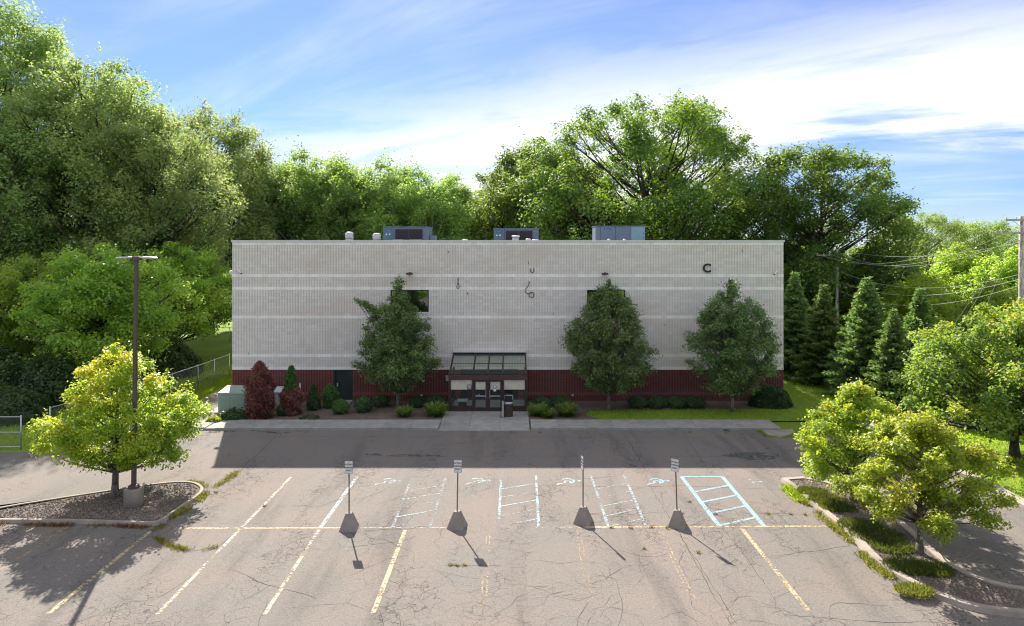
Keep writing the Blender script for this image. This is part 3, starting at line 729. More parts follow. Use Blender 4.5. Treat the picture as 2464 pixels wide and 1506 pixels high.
# mulch beds and front lawn
link('mulch_bed', MB().poly([(-17.8,39.13),(-4.13,39.13),(-4.13,44.3),(-18.3,44.3)],.06).mesh('mulch_bed','soil'), kind='structure')
link('mulch_bed', MB().poly([(.91,39.13),(5.2,39.13),(4.3,40.6),(4.6,41.6),(17.6,42.3),(17.6,44.3),(.91,44.3)],.06).mesh('mulch_bed','soil'), kind='structure')
link('front_lawn', MB().poly([(5.2,39.13),(60,39.13),(60,44.3),(17.6,44.3),(17.6,42.3),(4.6,41.6),(4.3,40.6)],.045).mesh('front_lawn','lawn'), kind='structure')
link('patched_paving', MB().poly([G(1833,1034),G(1905,1033),G(1918,1043),G(1880,1052),G(1850,1048)],.012).mesh('patched_paving','kerb'), kind='structure')

# ------------------------------------------------------------------ planted islands with kerbs
def offset_poly(pts, d):
    n = len(pts); out = []
    area = sum(pts[i][0]*pts[(i+1)%n][1]-pts[(i+1)%n][0]*pts[i][1] for i in range(n))
    sg = 1 if area > 0 else -1
    for i in range(n):
        p0, p1, p2 = Vector(pts[i-1][:2]), Vector(pts[i][:2]), Vector(pts[(i+1)%n][:2])
        a = (p1-p0).normalized(); c = (p2-p1).normalized()
        na = Vector((-a.y,a.x))*sg; nc = Vector((-c.y,c.x))*sg; m = (na+nc)
        m = m/max(.35, m.length_squared)*2
        out.append((p1.x+m.x*d, p1.y+m.y*d))
    return out
def island(pts, w, name, fill, kh=.15, fh=.09):
    root = link(name, MB().poly(offset_poly(pts, w*.6), fh).mesh(name, fill), kind='structure')
    inn = offset_poly(pts, w); n = len(pts)
    so_ = offset_poly(pts, .05)
    for i in range(n):
        j = (i+1) % n
        a, c, d, e, f, g = pts[i], pts[j], inn[j], inn[i], so_[i], so_[j]
        sh = .004
        vs = [(a[0],a[1],-.05),(c[0],c[1],-.05),(g[0],g[1],kh),(f[0],f[1],kh),(e[0],e[1],kh),(d[0],d[1],kh),(e[0],e[1],-.05),(d[0],d[1],-.05)]
        link('kerb', MB().add(vs, [(0,1,2,3),(3,2,5,4),(4,5,7,6),(0,3,4,6),(1,7,5,2)]).mesh('kerb','kerb'), root)
    return root
def smooth_path(pts, n=3):
    P = [Vector(p) for p in pts]; out = []
    for i in range(len(P)-1):
        p0, p1, p2, p3 = P[max(i-1,0)], P[i], P[i+1], P[min(i+2,len(P)-1)]
        for k in range(n):
            t = k/n; out.append(tuple(.5*((2*p1)+(p2-p0)*t+(2*p0-5*p1+4*p2-p3)*t*t+(3*p1-p0-3*p2+p3)*t**3)))
    out.append(tuple(P[-1])); return out
ISL = smooth_path([G(-330,1290),G(0,1226),G(120,1206),G(250,1186),G(350,1171),G(425,1163),G(470,1165),G(492,1178),G(484,1195),G(455,1215),G(420,1240),G(385,1262),G(340,1266)],3) + smooth_path([G(200,1261),G(0,1259),G(-300,1262)],2)
i1 = [(p[0],p[1]) for p in ISL][::-1]
ISR = smooth_path([G(1876,1156),G(1931,1199),G(2002,1259),G(2040,1289),G(2103,1356),G(2178,1405),G(2253,1441),G(2347,1472),G(2464,1488),G(2640,1500)],3) + smooth_path([G(2640,1440),G(2464,1420),G(2360,1395),G(2278,1352),G(2177,1263),G(2100,1215),G(2040,1180),G(1985,1162),G(1930,1152)],3)
i2 = [(p[0],p[1]) for p in ISR]
isl_l = island(i1, .16, 'planted_island', 'gravel', .12, .08)
isl_r = island(i2, .28, 'planted_island', 'gravel', .13, .085)
# kerb along the east lawn
KE = smooth_path([(19.4,20),(19.4,24),(19.62,28.5),(19.5,30.3),(19.0,32.3),(17.6,34.2),(15.8,35.6),(15.0,36.3)],3)
ke = link('lawn_kerb', None, kind='structure')
for a, c in zip(KE, KE[1:]):
    a = Vector(a); c = Vector(c); d = (c-a).normalized(); s = Vector((d.y,-d.x))*.5 if True else 0
    link('kerb', MB().extr([(a.x,a.y),(a.x+s.x,a.y+s.y),(c.x+s.x,c.y+s.y),(c.x,c.y)],-.1,.10).mesh('kerb','kerb'), ke)
# gravel stones on the islands
def inside(p, poly):
    x, y = p; c = False; n = len(poly)
    for i in range(n):
        x1,y1 = poly[i][:2]; x2,y2 = poly[i-1][:2]
        if (y1 > y) != (y2 > y) and x < (x2-x1)*(y-y1)/(y2-y1)+x1: c = not c
    return c
def inside_np(P, poly):
    x = P[:,0]; y = P[:,1]; c = np.zeros(len(P), bool); n = len(poly)
    for i in range(n):
        x1,y1 = poly[i][:2]; x2,y2 = poly[i-1][:2]
        if y1 == y2: continue
        k = ((y1 > y) != (y2 > y)) & (x < (x2-x1)*(y-y1)/(y2-y1)+x1); c ^= k
    return c
def stones(poly, n, z, size, parent, seed, box):
    rng = np.random.default_rng(seed)
    P = np.stack([rng.uniform(box[0],box[1],n), rng.uniform(box[2],box[3],n)], -1)
    P = P[inside_np(P, offset_poly(poly,.3))]; n = len(P)
    O = np.array([[1,0,0],[0,1,0],[-1,0,0],[0,-1,0],[0,0,.8]])
    F = [(0,1,4),(1,2,4),(2,3,4),(3,0,4)]
    a = rng.uniform(0,6.28,n); s = size*rng.uniform(.5,1.4,n)
    V = O[None]*s[:,None,None]*rng.uniform(.6,1.3,(n,5,3))
    X = V[:,:,0]*np.cos(a)[:,None]-V[:,:,1]*np.sin(a)[:,None]; Y = V[:,:,0]*np.sin(a)[:,None]+V[:,:,1]*np.cos(a)[:,None]
    V = np.stack([X+P[:,0:1], Y+P[:,1:2], V[:,:,2]+z], -1).reshape(-1,3)
    Fa = (np.array(F)[None]+(np.arange(n)*5)[:,None,None]).reshape(-1,3)
    me = bpy.data.meshes.new('gravel'); me.from_pydata(V.tolist(), [], Fa.tolist()); me.materials.append(M['stone'])
    link('gravel', me, parent, kind='stuff')
stones(i1, 14000, .09, .035, isl_l, 1, (-24,-10,23.5,29))
stones(i2, 12000, .09, .035, isl_r, 2, (9,16,17,30))

# ------------------------------------------------------------------ the office building
BX0, YW, NB_, HB, NR = (559-CX)/K*44.3, 44.3, 87, .2072, 50
BW = .411; BX1 = BX0 + NB_*BW; ZT = NR*HB
bld = thing('office_building', 'long flat-roofed building of cream ribbed block above a burgundy base, marked with a letter C', 'building')
SMOOTH = {0,10,14,23,35,39}
OPEN = [(25,31,15,22), (56,62,15,22), (16,19,40,50)]     # block columns and rows left open: two windows, one door
def opened(c, r): return any(a <= c < b_ and p <= r < q for a, b_, p, q in OPEN)
dep = .035
# backing wall with openings (front sheet at YW), in bands
wm = MB()
xs = sorted({0, NB_} | {v for o in OPEN for v in o[:2]}); rs = sorted({0, 40, NR} | {v for o in OPEN for v in o[2:]})
wd = MB()
for i in range(len(xs)-1):
    for j in range(len(rs)-1):
        if opened(xs[i], rs[j]): continue
        t_ = wd if rs[j] >= 40 else wm
        x0, x1, z1, z0 = BX0+xs[i]*BW, BX0+xs[i+1]*BW, ZT-rs[j]*HB, ZT-rs[j+1]*HB
        t_.box(x0, x1, YW, YW+.25, z0, z1)
wall = link('wall', wm.mesh('wall','groove'), bld)
base = link('base_wall', wd.mesh('base_wall','wined'), bld)
g_ = .004
blk = MB().box(g_, BW-g_, -dep, 0, g_, HB-g_).mesh('block','creamb')
cnt = 0
bs = MB(); rb = MB(); wb = MB(); ws_ = MB()
for r in range(NR):
    z0 = ZT-(r+1)*HB
    for c in range(NB_):
        if opened(c, r): continue
        x0 = BX0+c*BW
        if r in SMOOTH:
            if cnt < 300: link('block', blk, wall, loc=(x0, YW, z0)); cnt += 1
            else: bs.ribbox(x0+g_, x0+BW-g_, YW-dep, YW, z0+g_, z0+HB-g_)
        elif r == 47 and c not in (16,17,18):
            ws_.ribbox(x0+g_, x0+BW-g_, YW-dep-.012, YW, z0+g_, z0+HB-g_)
        else:
            t_ = wb if r >= 40 else rb
            for k in range(4):
                xr = x0+(k+.16)*BW/4; t_.ribbox(xr, xr+BW/4*.68, YW-dep, YW, z0+.004, z0+HB-.004)
link('ribbed_blocks', rb.mesh('ribbed_blocks','cream'), wall, kind='stuff')
link('smooth_blocks', bs.mesh('smooth_blocks','creamb'), wall, kind='stuff')
link('ribbed_blocks', wb.mesh('ribbed_blocks','wine'), base, kind='stuff')
link('ledge_blocks', ws_.mesh('ledge_blocks','wine'), base, kind='stuff')
BR = BX1-2.2; side = MB(); side.box(BX0, BX0+.25, YW+.25, YW+22, 0, ZT); side.box(BR-.25, BR, YW+.25, YW+22, 0, ZT); side.box(BX0+.25, BR-.25, YW+21.75, YW+22, 0, ZT)  # unseen right side inset to place its shadow edge on the lawn
link('side_wall', side.mesh('side_wall','cream'), bld)
link('roof', MB().box(BX0+.25, BR-.25, YW+.25, YW+21.75, ZT-.75, ZT-.45).mesh('roof','roof'), bld)
cap = MB(); cap.box(BX0-.05, BX1+.05, YW-.085, YW+.3, ZT, ZT+.11); cap.box(BX0-.05, BX0+.3, YW+.3, YW+22.05, ZT, ZT+.11); cap.box(BR-.3, BR+.05, YW+.3, YW+22.05, ZT, ZT+.11); cap.box(BX0+.3, BR-.3, YW+21.7, YW+22.05, ZT, ZT+.11)
link('parapet_cap', cap.mesh('parapet_cap','cap'), bld)
link('cap_lip', MB().box(BX0-.06, BX1+.06, YW-.095, YW-.086, ZT+.02, ZT+.085).mesh('cap_lip','cap'), bld)
def window(c0, c1, r0, r1, splits):
    x0, x1, z1, z0 = BX0+c0*BW, BX0+c1*BW, ZT-r0*HB, ZT-r1*HB
    f = MB(); w = .07
    f.box(x0,x1,YW-.02,YW+.09,z1-w,z1); f.box(x0,x1,YW-.02,YW+.09,z0,z0+w)
    f.box(x0,x0+w,YW-.02,YW+.09,z0+w,z1-w); f.box(x1-w,x1,YW-.02,YW+.09,z0+w,z1-w)
    for s in splits: xm = x0+(x1-x0)*s; f.box(xm-.05,xm+.05,YW-.02,YW+.09,z0+w,z1-w)
    fr = link('window', f.mesh('window','bronze'), bld)
    e = [x0+w]+[x0+(x1-x0)*s for s in splits]+[x1-w]
    for a, c in zip(e, e[1:]):
        aa = a+(.05 if a != e[0] else 0); cc = c-(.05 if c != e[-1] else 0)
        link('pane', MB().box(aa,cc,YW+.03,YW+.04,z0+w,z1-w).mesh('pane','dglass'), fr)
    link('sill', MB().box(x0-.02,x1+.02,YW-.07,YW+.0,z0-.05,z0).mesh('sill','creamb'), fr)
    link('dark_backing', MB().box(x0+.01,x1-.01,YW+.9,YW+.95,z0-.3,z1+.2).mesh('dark_backing','darkv'), fr)  # near-black sheet stands in for the unlit room behind the panes
window(25,31,15,22,(.52,)); window(56,62,15,22,(.5,))
link('window_blind', MB().box(BX0+59.1*BW,BX0+61.8*BW,YW+.2,YW+.215,ZT-20*HB,ZT-15.2*HB).mesh('window_blind','white'), bld)
dx0, dx1 = BX0+16.05*BW, BX0+18.85*BW; dz = ZT-40*HB
d_ = link('door', MB().box(dx0+.09,dx1-.09,YW+.06,YW+.11,.06,dz-.08).mesh('door','door'), bld, label='dark green metal side door')
f = MB(); f.box(BX0+16*BW,dx0+.09,YW-.03,YW+.12,.0,dz-.002); f.box(dx1-.09,BX0+19*BW,YW-.03,YW+.12,0,dz-.002); f.box(dx0+.09,dx1-.09,YW-.03,YW+.12,dz-.08,dz-.002)
link('door_frame', f.mesh('door_frame','door'), d_)
link('handle', MB().box(dx0+.18,dx0+.26,YW+.0,YW+.06,.98,1.2).mesh('handle','lstl'), d_)
link('door_step', MB().box(dx0-.1,dx1+.1,YW-1.2,YW-.04,.0,.12).mesh('door_step','walk'), bld)
# lamps, cameras, letter, loose cables on the front
def flood(x, y):
    X, Y, Z = A(x, y, YW-.2)
    o = link('wall_lamp', MB().add([(X-.2,YW-.36,Z-.05),(X+.2,YW-.36,Z-.05),(X+.2,YW-.09,Z-.06),(X-.2,YW-.09,Z-.06),(X-.2,YW-.34,Z+.01),(X+.2,YW-.34,Z+.01),(X+.2,YW-.09,Z+.07),(X-.2,YW-.09,Z+.07)],[(0,3,2,1),(4,5,6,7),(0,1,5,4),(1,2,6,5),(2,3,7,6),(3,0,4,7)]).mesh('wall_lamp','bronze'), bld)
    link('bracket', MB().box(X-.05,X+.05,YW-.09,YW-dep-.001,Z-.08,Z+.1).mesh('bracket','bronze'), o)
flood(985,658.5); flood(1456,659)
def cctv(x, y, s, px=0):
    X, Y, Z = A(x, y, YW-.2)
    o = link('security_camera', MB().tube([(X-s*.17,YW-.12,Z+.16),(X,YW-.26,Z+.04),(X+s*.16,YW-.40,Z-.07)],.06,8).mesh('security_camera','white',True), bld)
    link('lens', MB().tube([(X+s*.16,YW-.40,Z-.07),(X+s*.175,YW-.415,Z-.082)],.05,8).mesh('lens','black'), o)
    link('bracket', MB().tube([(X,YW-.26,Z+.0),(X+.02*s,YW-dep,Z-.08)],.03,6).mesh('bracket','lstl'), o)
cctv(577,655,1); cctv(1866,657,-1)
X, Y, Z = A(553.5,655,YW+.3)
o = link('security_camera', MB().tube([(BX0,YW+.3,Z+.05),(BX0-.18,YW+.3,Z+.05)],.05,8).mesh('security_camera','white'), bld)
link('dome', MB().lathe(BX0-.2,YW+.3,[(.02,Z-.14),(.09,Z-.12),(.13,Z-.04),(.13,Z+.06),(.08,Z+.11),(.02,Z+.12)],12).mesh('dome','white',True), o)
cme = text_mesh('letter', 'C', .78, 'bronze', .04, .022)
o = link('letter', cme, bld, label='dark brown letter C'); o.location = A(1701,646,YW-.10); o.location.y = YW-.085; o.rotation_euler = (R(90),0,0)
def cable(pts, r=.022):
    P = [A(px,py,YW-.09) for px, py in pts]; P = [(p[0], YW-.07, p[2]) for p in P]
    P = [tuple(q) for q in smooth_path([Vector(p) for p in P], 4)]
    link('loose_cable', MB().tube(P, r, 5).mesh('loose_cable','cable'), bld)
cable([(1102,668),(1102,680),(1099,688),(1101,694),(1105,690),(1102.5,680)],.02)
cable([(1273.5,677),(1272,686),(1265,695),(1264,702),(1272,707),(1280,703),(1285,708),(1282,715),(1275,714),(1273,708),(1277,703)],.024)
cable([(1276,646),(1277,653),(1281,656),(1285,652),(1284,645)],.022)
cable([(1271,629),(1271.5,636)],.02); cable([(1125,703),(1125.5,709)],.02); cable([(1078,603),(1079,608)],.02); cable([(1787,600),(1787,606)],.018)
for (x, y) in ((597,848),(1600,780),(1332,752)): cable([(x,y),(x+.3,y+5)],.014)
link('junction_box', MB().bbox(-4.4,-4.18,YW-.16,YW-.036,1.35,1.72,.01).mesh('junction_box','lstl'), bld)
for px in (1014, 1152, 1378): 
    X, Y, Z = A(px, 951, YW-.1); link('junction_box', MB().bbox(X-.07,X+.07,YW-.10,YW-.05,Z-.06,Z+.06,.01).mesh('junction_box','lstl'), bld)

# ------------------------------------------------------------------ glazed entrance
ves = thing('entrance_vestibule', 'bronze-framed glass entrance porch with a sloping glazed roof at the middle of the front', 'entrance', (0,0,0))
vx0, vx1, vy, ze, zr = -3.92, .80, 41.2, 2.28, 3.12
yb = YW-dep-.01
V = lambda mb, nm, mt, par=None, lab=None: link(nm, mb.mesh(nm, mt), par or ves, lab)
f = MB(); pw = .11
for x in (vx0, vx1-pw): f.box(x,x+pw,vy,vy+pw,.11,ze-.28); f.box(x,x+pw,yb-pw,yb,.11,ze-.28); f.box(x,x+pw,vy+pw,yb-pw,.11,.36); f.box(x,x+pw,vy+pw,yb-pw,ze-.28,ze)
px2x = lambda p: (p-CX)/K*vy
m1, m2, m3 = px2x(1138.5), px2x(1174), px2x(1209.5)
for x in (m1, m2, m3): f.box(x-.07,x+.07,vy,vy+pw,.11,ze-.28)
f.box(vx0+pw,m1-.07,vy,vy+pw,.11,.42); f.box(m3+.07,vx1-pw,vy,vy+pw,.11,.42)
V(f,'frame','bronze')
V(MB().box(vx0-.02,vx1+.02,vy-.02,vy+pw+.02,ze-.28,ze+.0),'beam','bronze2')
# sloping roof: rafters and panes
rt = MB()
def raf(x0, x1): rt.add([(x0,vy-.03,ze+.003),(x1,vy-.03,ze+.003),(x1,yb,zr),(x0,yb,zr),(x0,vy-.03,ze+.11),(x1,vy-.03,ze+.11),(x1,yb,zr+.09),(x0,yb,zr+.09)],[(0,3,2,1),(4,5,6,7),(0,1,5,4),(1,2,6,5),(2,3,7,6),(3,0,4,7)])
rx = [vx0, m1, m2, m3, vx1]
for i, x in enumerate(rx): raf(x-(0 if i == 0 else .05 if i < 4 else .1), x+(.1 if i == 0 else .05 if i < 4 else 0))
V(rt,'rafter','bronze')
V(MB().box(vx0+.1,vx1-.1,yb-.08,yb,zr-.12,zr+.08),'ridge','bronze')
V(MB().box(vx0-.02,vx1+.02,YW-.20,YW-dep-.001,zr+.10,zr+.24),'flashing','cap')
for i in range(4):
    a = rx[i]+(.1 if i == 0 else .05)+.004; c = rx[i+1]-(.1 if i == 3 else .05)-.004
    for s0, s1 in ((0,.47),(.49,.965)):
        y0_ = vy+(yb-vy)*s0; y1_ = vy+(yb-vy)*s1; za = ze+.06+(zr-ze)*s0; zb = ze+.06+(zr-ze)*s1
        V(MB().add([(a,y0_,za),(c,y0_,za),(c,y1_,zb),(a,y1_,zb),(a,y0_,za+.012),(c,y0_,za+.012),(c,y1_,zb+.012),(a,y1_,zb+.012)],[(0,3,2,1),(4,5,6,7),(0,1,5,4),(1,2,6,5),(2,3,7,6),(3,0,4,7)]),'roof_pane','rglass')
    ym = vy+(yb-vy)*.48; zm = ze+.06+(zr-ze)*.48
    V(MB().box(a,c,ym-.018,ym+.018,zm-.01,zm+.03),'glazing_bar','post' if i in (0,3) else 'bronze')
# front panes and doors
zpt = CH-(937-HY)/K*(vy+.1)
def fpane(x0, x1, z0, z1, par=None):
    V(MB().box(x0,x1,vy+.045,vy+.055,z0,z1),'pane','glass',par)
def beige_band(x0, x1, z0, z1, par=None): V(MB().box(x0,x1,vy+.075,vy+.08,z0,z1),'beige_panel','beige_band',par)  # beige panels stand in for the reflection band in the upper glass
fpane(vx0+pw,m1-.07,.42,ze-.28); beige_band(vx0+pw+.01,m1-.08,zpt,ze-.29)
fpane(m3+.07,vx1-pw,.42,ze-.28); beige_band(m3+.08,vx1-pw-.01,zpt,ze-.29)
for a, c, hs in ((m1+.07,m2-.07,1),(m2+.07,m3-.07,-1)):
    g = MB(); w = .07; z0, z1 = .13, ze-.285
    g.box(a+.005,a+w,vy+.02,vy+.07,z0,z1); g.box(c-w,c-.005,vy+.02,vy+.07,z0,z1); g.box(a+w,c-w,vy+.02,vy+.07,z0,z0+.2); g.box(a+w,c-w,vy+.02,vy+.07,z1-.11,z1)
    dd_ = V(g,'door','bronze')
    fpane(a+w,c-w,z0+.2,z1-.11,dd_); beige_band(a+w+.005,c-w-.005,zpt,z1-.115,dd_)
    V(MB().box(a+w,c-w,vy-.03,vy+.015,1.0,1.06),'push_bar','steel',dd_)
    xh = c-.05 if hs > 0 else a+.05; V(MB().tube([(xh,vy-.04,.9),(xh,vy-.06,.95),(xh,vy-.06,1.35),(xh,vy-.04,1.4)],.015,6),'handle','lstl',dd_)
# side panes and inside
for x in (vx0+.05, vx1-.06): V(MB().box(x,x+.01,vy+pw,yb-pw,.36,ze-.28),'side_pane','glass')
for x in (vx0+.05, vx1-.06): V(MB().add([(x,vy+pw,ze),(x+.01,vy+pw,ze),(x+.01,yb-.09,ze),(x,yb-.09,ze),(x,yb-.09,zr-.04),(x+.01,yb-.09,zr-.04)],[(0,1,2,3),(0,4,5,1),(2,5,4,3),(0,3,4),(1,5,2)]),'side_pane','glass')
V(MB().box(vx0+pw,vx1-pw,vy+pw,yb-.001,.02,.13),'floor','floorv')
V(MB().box(vx0+.5,vx1-.5,yb-.04,yb-.004,.14,2.1),'inner_door','darkv')
V(MB().box(m2-.02,m2+.02,yb-.055,yb-.041,.14,2.1),'inner_mullion','bronze2')
# stickers on the glass (flat print)
sx = px2x(1129.5); sz = CH-(931-HY)/K*vy
st = V(MB().box(sx-.12,sx+.12,vy+.032,vy+.036,sz-.16,sz+.14),'notice','black')
rim = MB()
for i in range(16): a0, a1 = R(22.5*i), R(22.5*(i+1)); rim.quad((sx+.06*math.cos(a0),vy+.030,sz+.03+.06*math.sin(a0)),(sx+.09*math.cos(a0),vy+.030,sz+.03+.09*math.sin(a0)),(sx+.09*math.cos(a1),vy+.030,sz+.03+.09*math.sin(a1)),(sx+.06*math.cos(a1),vy+.030,sz+.03+.06*math.sin(a1)))
rim.quad((sx-.065,vy+.029,sz+.08),(sx-.045,vy+.029,sz+.10),(sx+.065,vy+.029,sz-.02),(sx+.045,vy+.029,sz-.04)); rim.quad((sx-.05,vy+.029,sz+.04),(sx+.03,vy+.029,sz+.04),(sx+.03,vy+.029,sz+.02),(sx-.05,vy+.029,sz+.02)); rim.quad((sx-.09,vy+.030,sz-.10),(sx+.09,vy+.030,sz-.10),(sx+.09,vy+.030,sz-.13),(sx-.09,vy+.030,sz-.13))
V(rim,'symbol','white',st)
for px, py, r in ((1190.5,930,.11),(1190.5,939,.085)):
    X = px2x(px); Z = CH-(py-HY)/K*vy
    V(MB().add([(X+r*math.cos(R(30*i)),vy+.014,Z+r*math.sin(R(30*i))) for i in range(12)],[tuple(range(11,-1,-1))]),'sticker','hvacl' if r > .1 else 'white')
    V(MB().add([(X+r*.55*math.cos(R(30*i)),vy+.012,Z+r*.55*math.sin(R(30*i))) for i in range(12)],[tuple(range(11,-1,-1))]),'sticker','white')
X, Y = (1113-CX)/K*42.3, 42.3
t = link('bench', MB().bbox(X-.33,X+.33,Y-.25,Y+.25,.5,.58,.01).mesh('bench','lstl'), label='low pale grey table standing behind the left glass of the entrance porch', cat='table')
link('leg', MB().bbox(X-.25,X+.25,Y-.18,Y+.18,.13,.5,.01).mesh('leg','darkv'), t)
# bin and push-button post
X, Y = G(1223.5,1006)
t = thing('litter_bin', 'dark brown litter bin with a hooded top in front of the glass entrance doors', 'bin', (X,Y,.11))
link('bin_body', MB().lathe(0,0,[(.24,0),(.26,.03),(.26,.72),(.24,.74)],8).mesh('bin_body','bin'), t)
link('collar', MB().lathe(0,0,[(.28,.745),(.29,.78),(.29,.84),(.25,.87)],16).mesh('collar','steel',True), t)
link('hood', MB().add([(-.24,-.14,.875),(.24,-.14,.875),(.24,.2,.875),(-.24,.2,.875),(-.24,-.1,1.18),(.24,-.1,1.18),(.24,.2,1.26),(-.24,.2,1.26)],[(0,3,2,1),(4,5,6,7),(0,1,5,4),(1,2,6,5),(2,3,7,6),(3,0,4,7)]).mesh('hood','black'), t)
link('rim', MB().tube([(-.255,-.12,1.0),(-.255,-.09,1.2),(-.2,-.08,1.24),(.2,-.08,1.24),(.255,-.09,1.2),(.255,-.12,1.0)],.02,6).mesh('rim','steel'), t)
X, Y = G(1210,1008)
t = thing('door_button_post', 'slim grey post with a black push plate beside the litter bin', 'post', (X,Y,.10))
link('post', MB().box(-.055,.055,-.055,.055,0.0,.98).mesh('post','steel'), t); link('push_plate', MB().bbox(-.08,.08,-.09,.07,.985,1.38,.02).mesh('push_plate','black'), t)
link('foot_plate', MB().box(-.12,.12,-.12,.12,0,.02).mesh('foot_plate','bronze'), t)

# ------------------------------------------------------------------ rooftop equipment
ZR = ZT-.45
def oval(x, y, z, rx_, rz_, par, nm='maker_badge'):
    o = link(nm, MB().add([(x+rx_*math.cos(R(18*i)),y,z+rz_*math.sin(R(18*i))) for i in range(20)],[tuple(range(19,-1,-1))]).mesh(nm,'logo'), par)
    te = link('badge_lettering', text_mesh('badge_lettering','Carrier',rz_*1.25,'white',.001), o); te.location = (x,y-.004,z); te.rotation_euler = (R(90),0,0)
def hvac(px0, px1, py, Y, dep_, label, kind):
    x0, x1 = (px0-CX)/K*Y, (px1-CX)/K*Y; z1 = CH-(py-HY)/K*Y; w = x1-x0; h = z1-ZR
    t = thing('rooftop_unit', label, 'air conditioner', (x0, Y, ZR), 0, 'air conditioning units on the roof')
    L = lambda mb, nm, mt, lab=None: link(nm, mb.mesh(nm, mt), t, lab)
    L(MB().box(.05,w-.05,.05,dep_-.05,0,.14),'roof_curb','lstl')
    if kind == 'coil':
        L(MB().bbox(0,w*.235,0,dep_,.14,h-.05,.01),'service_panel','hvacb'); L(MB().bbox(w*.24,w,0,dep_,.14,h-.05,.01),'cabinet','hvac')
        L(MB().box(-.04,w+.04,-.04,dep_+.04,h-.048,h),'lid','hvac')
        for a, c in ((.27,.55),(.57,.86)):
            fr = L(MB().box(w*a,w*c,-.10,-.002,h*.42,h*.88),'coil_grille','grille')
            for k in range(7): 
                zz = h*.45+k*h*.058; link('louver', MB().box(w*a+.01,w*c-.01,-.125,-.101,zz,zz+.03).mesh('louver','grille'), fr)
            link('drip_edge', MB().box(w*a,w*c,-.14,-.002,h*.40,h*.42-.001).mesh('drip_edge','lstl'), fr)
        oval(w*.12,-.006,h*.83,.26,.075,t)
        for k, (u, v) in enumerate(((.055,.62),(.125,.63))): L(MB().box(w*u,w*u+.11,-.008,-.001,h*v,h*v+.10),'label_plate','white')
    else:
        L(MB().bbox(0,w*.095,0,dep_,.14,h-.05,.01),'end_panel','hvac')
        for k, (a, c) in enumerate(((.10,.40),(.405,.715))):
            L(MB().bbox(w*a,w*c,0,dep_,.60,h-.05,.01),'upper_panel','hvac'); L(MB().bbox(w*a,w*c,0,dep_,.14,.595,.01),'lower_panel','hvac')
        L(MB().bbox(w*.72,w,0,dep_,.14,h-.05,.01),'service_panel','hvacl'); L(MB().box(-.04,w+.04,-.04,dep_+.04,h-.048,h),'lid','hvac')
        oval(w*.24,-.006,h*.85,.28,.08,t)
        for k in range(3): L(MB().box(w-.14,w-.09,-.02,-.001,.5+k*.33,.56+k*.33),'latch','black')
    return t, w, h
t, w, h = hvac(922,1032,545,51.5,2.2,'wide blue-grey air conditioner with a pale box in front, leftmost on the roof','coil')
link('pale_box', MB().bbox(w*.23,w*.46,-.5,-.16,.0,.72,.01).mesh('pale_box','hvacl'), t)
g = link('gauge_box', MB().bbox(w*.47,w*.56,-.45,-.16,.0,.72,.01).mesh('gauge_box','hvacb'), t)
for k in range(3): link('gauge', MB().box(w*.48+k*.1,w*.48+k*.1+.05,-.46,-.451,.5,.62).mesh('gauge','white'), g)
link('side_duct', MB().bbox(w+.02,w+.42,.2,1.6,.1,1.0,.02).mesh('side_duct','hvac'), t)
hvac(1188,1296,549,53.5,2.2,'blue-grey air conditioner with two dark coil grilles, in the middle of the roof','coil')
hvac(1433,1552,543,52.5,2.2,'plain blue-grey air conditioner with a pale blue end panel, right on the roof','flat')
def roof_fan(px, Y, label, ht):
    X = (px-CX)/K*Y
    t = thing('exhaust_fan', label, 'roof fan', (X,Y,ZR), 0, 'exhaust fans on the roof'); t.scale = (.82,.82,.93)
    link('fan_curb', MB().bbox(-.3,.3,-.3,.3,0,ht-.55,.01).mesh('fan_curb','lstl'), t)
    link('housing', MB().lathe(0,0,[(.22,ht-.549),(.36,ht-.48),(.40,ht-.30),(.40,ht-.14),(.34,ht-.10)],18).mesh('housing','lstl',True), t)
    link('fan_cap', MB().lathe(0,0,[(.30,ht-.099),(.31,ht-.02),(.27,ht),(.1,ht+.015)],18).mesh('fan_cap','white',True), t)
    link('bracket', MB().box(.38,.43,-.12,.12,ht-.35,ht-.15).mesh('bracket','black'), t)
roof_fan(841,50,'white round exhaust fan, the one nearer the left end of the roof',1.32)
roof_fan(907,50,'white round exhaust fan just left of the wide air conditioner',1.22)
for px, Y, hh, r, lb in ((1241,48,.95,.28,'small white roof vent in front of the middle air conditioner'),(1271,48,.72,.18,'low white vent cap right of the small roof vent'),(1288,48,.66,.26,'low white dome vent at the right foot of the middle air conditioner'),(1119,48,.68,.2,'tiny white vent cap alone between the left and middle air conditioners'),(1465,47,.68,.1,'thin white pipe stub before the left of the plain air conditioner'),(1502,47,.68,.1,'thin white pipe stub before the middle of the plain air conditioner')):
    X = (px-CX)/K*Y; t = thing('roof_vent', lb, 'vent', (X,Y,ZR), 0, 'small vents on the roof')
    link('stack', MB().cyl(0,0,0,hh-.12,r*.8,n=12).mesh('stack','lstl',True), t); link('vent_cap', MB().lathe(0,0,[(r,hh-.119),(r,hh-.03),(r*.6,hh)],12).mesh('vent_cap','white',True), t)

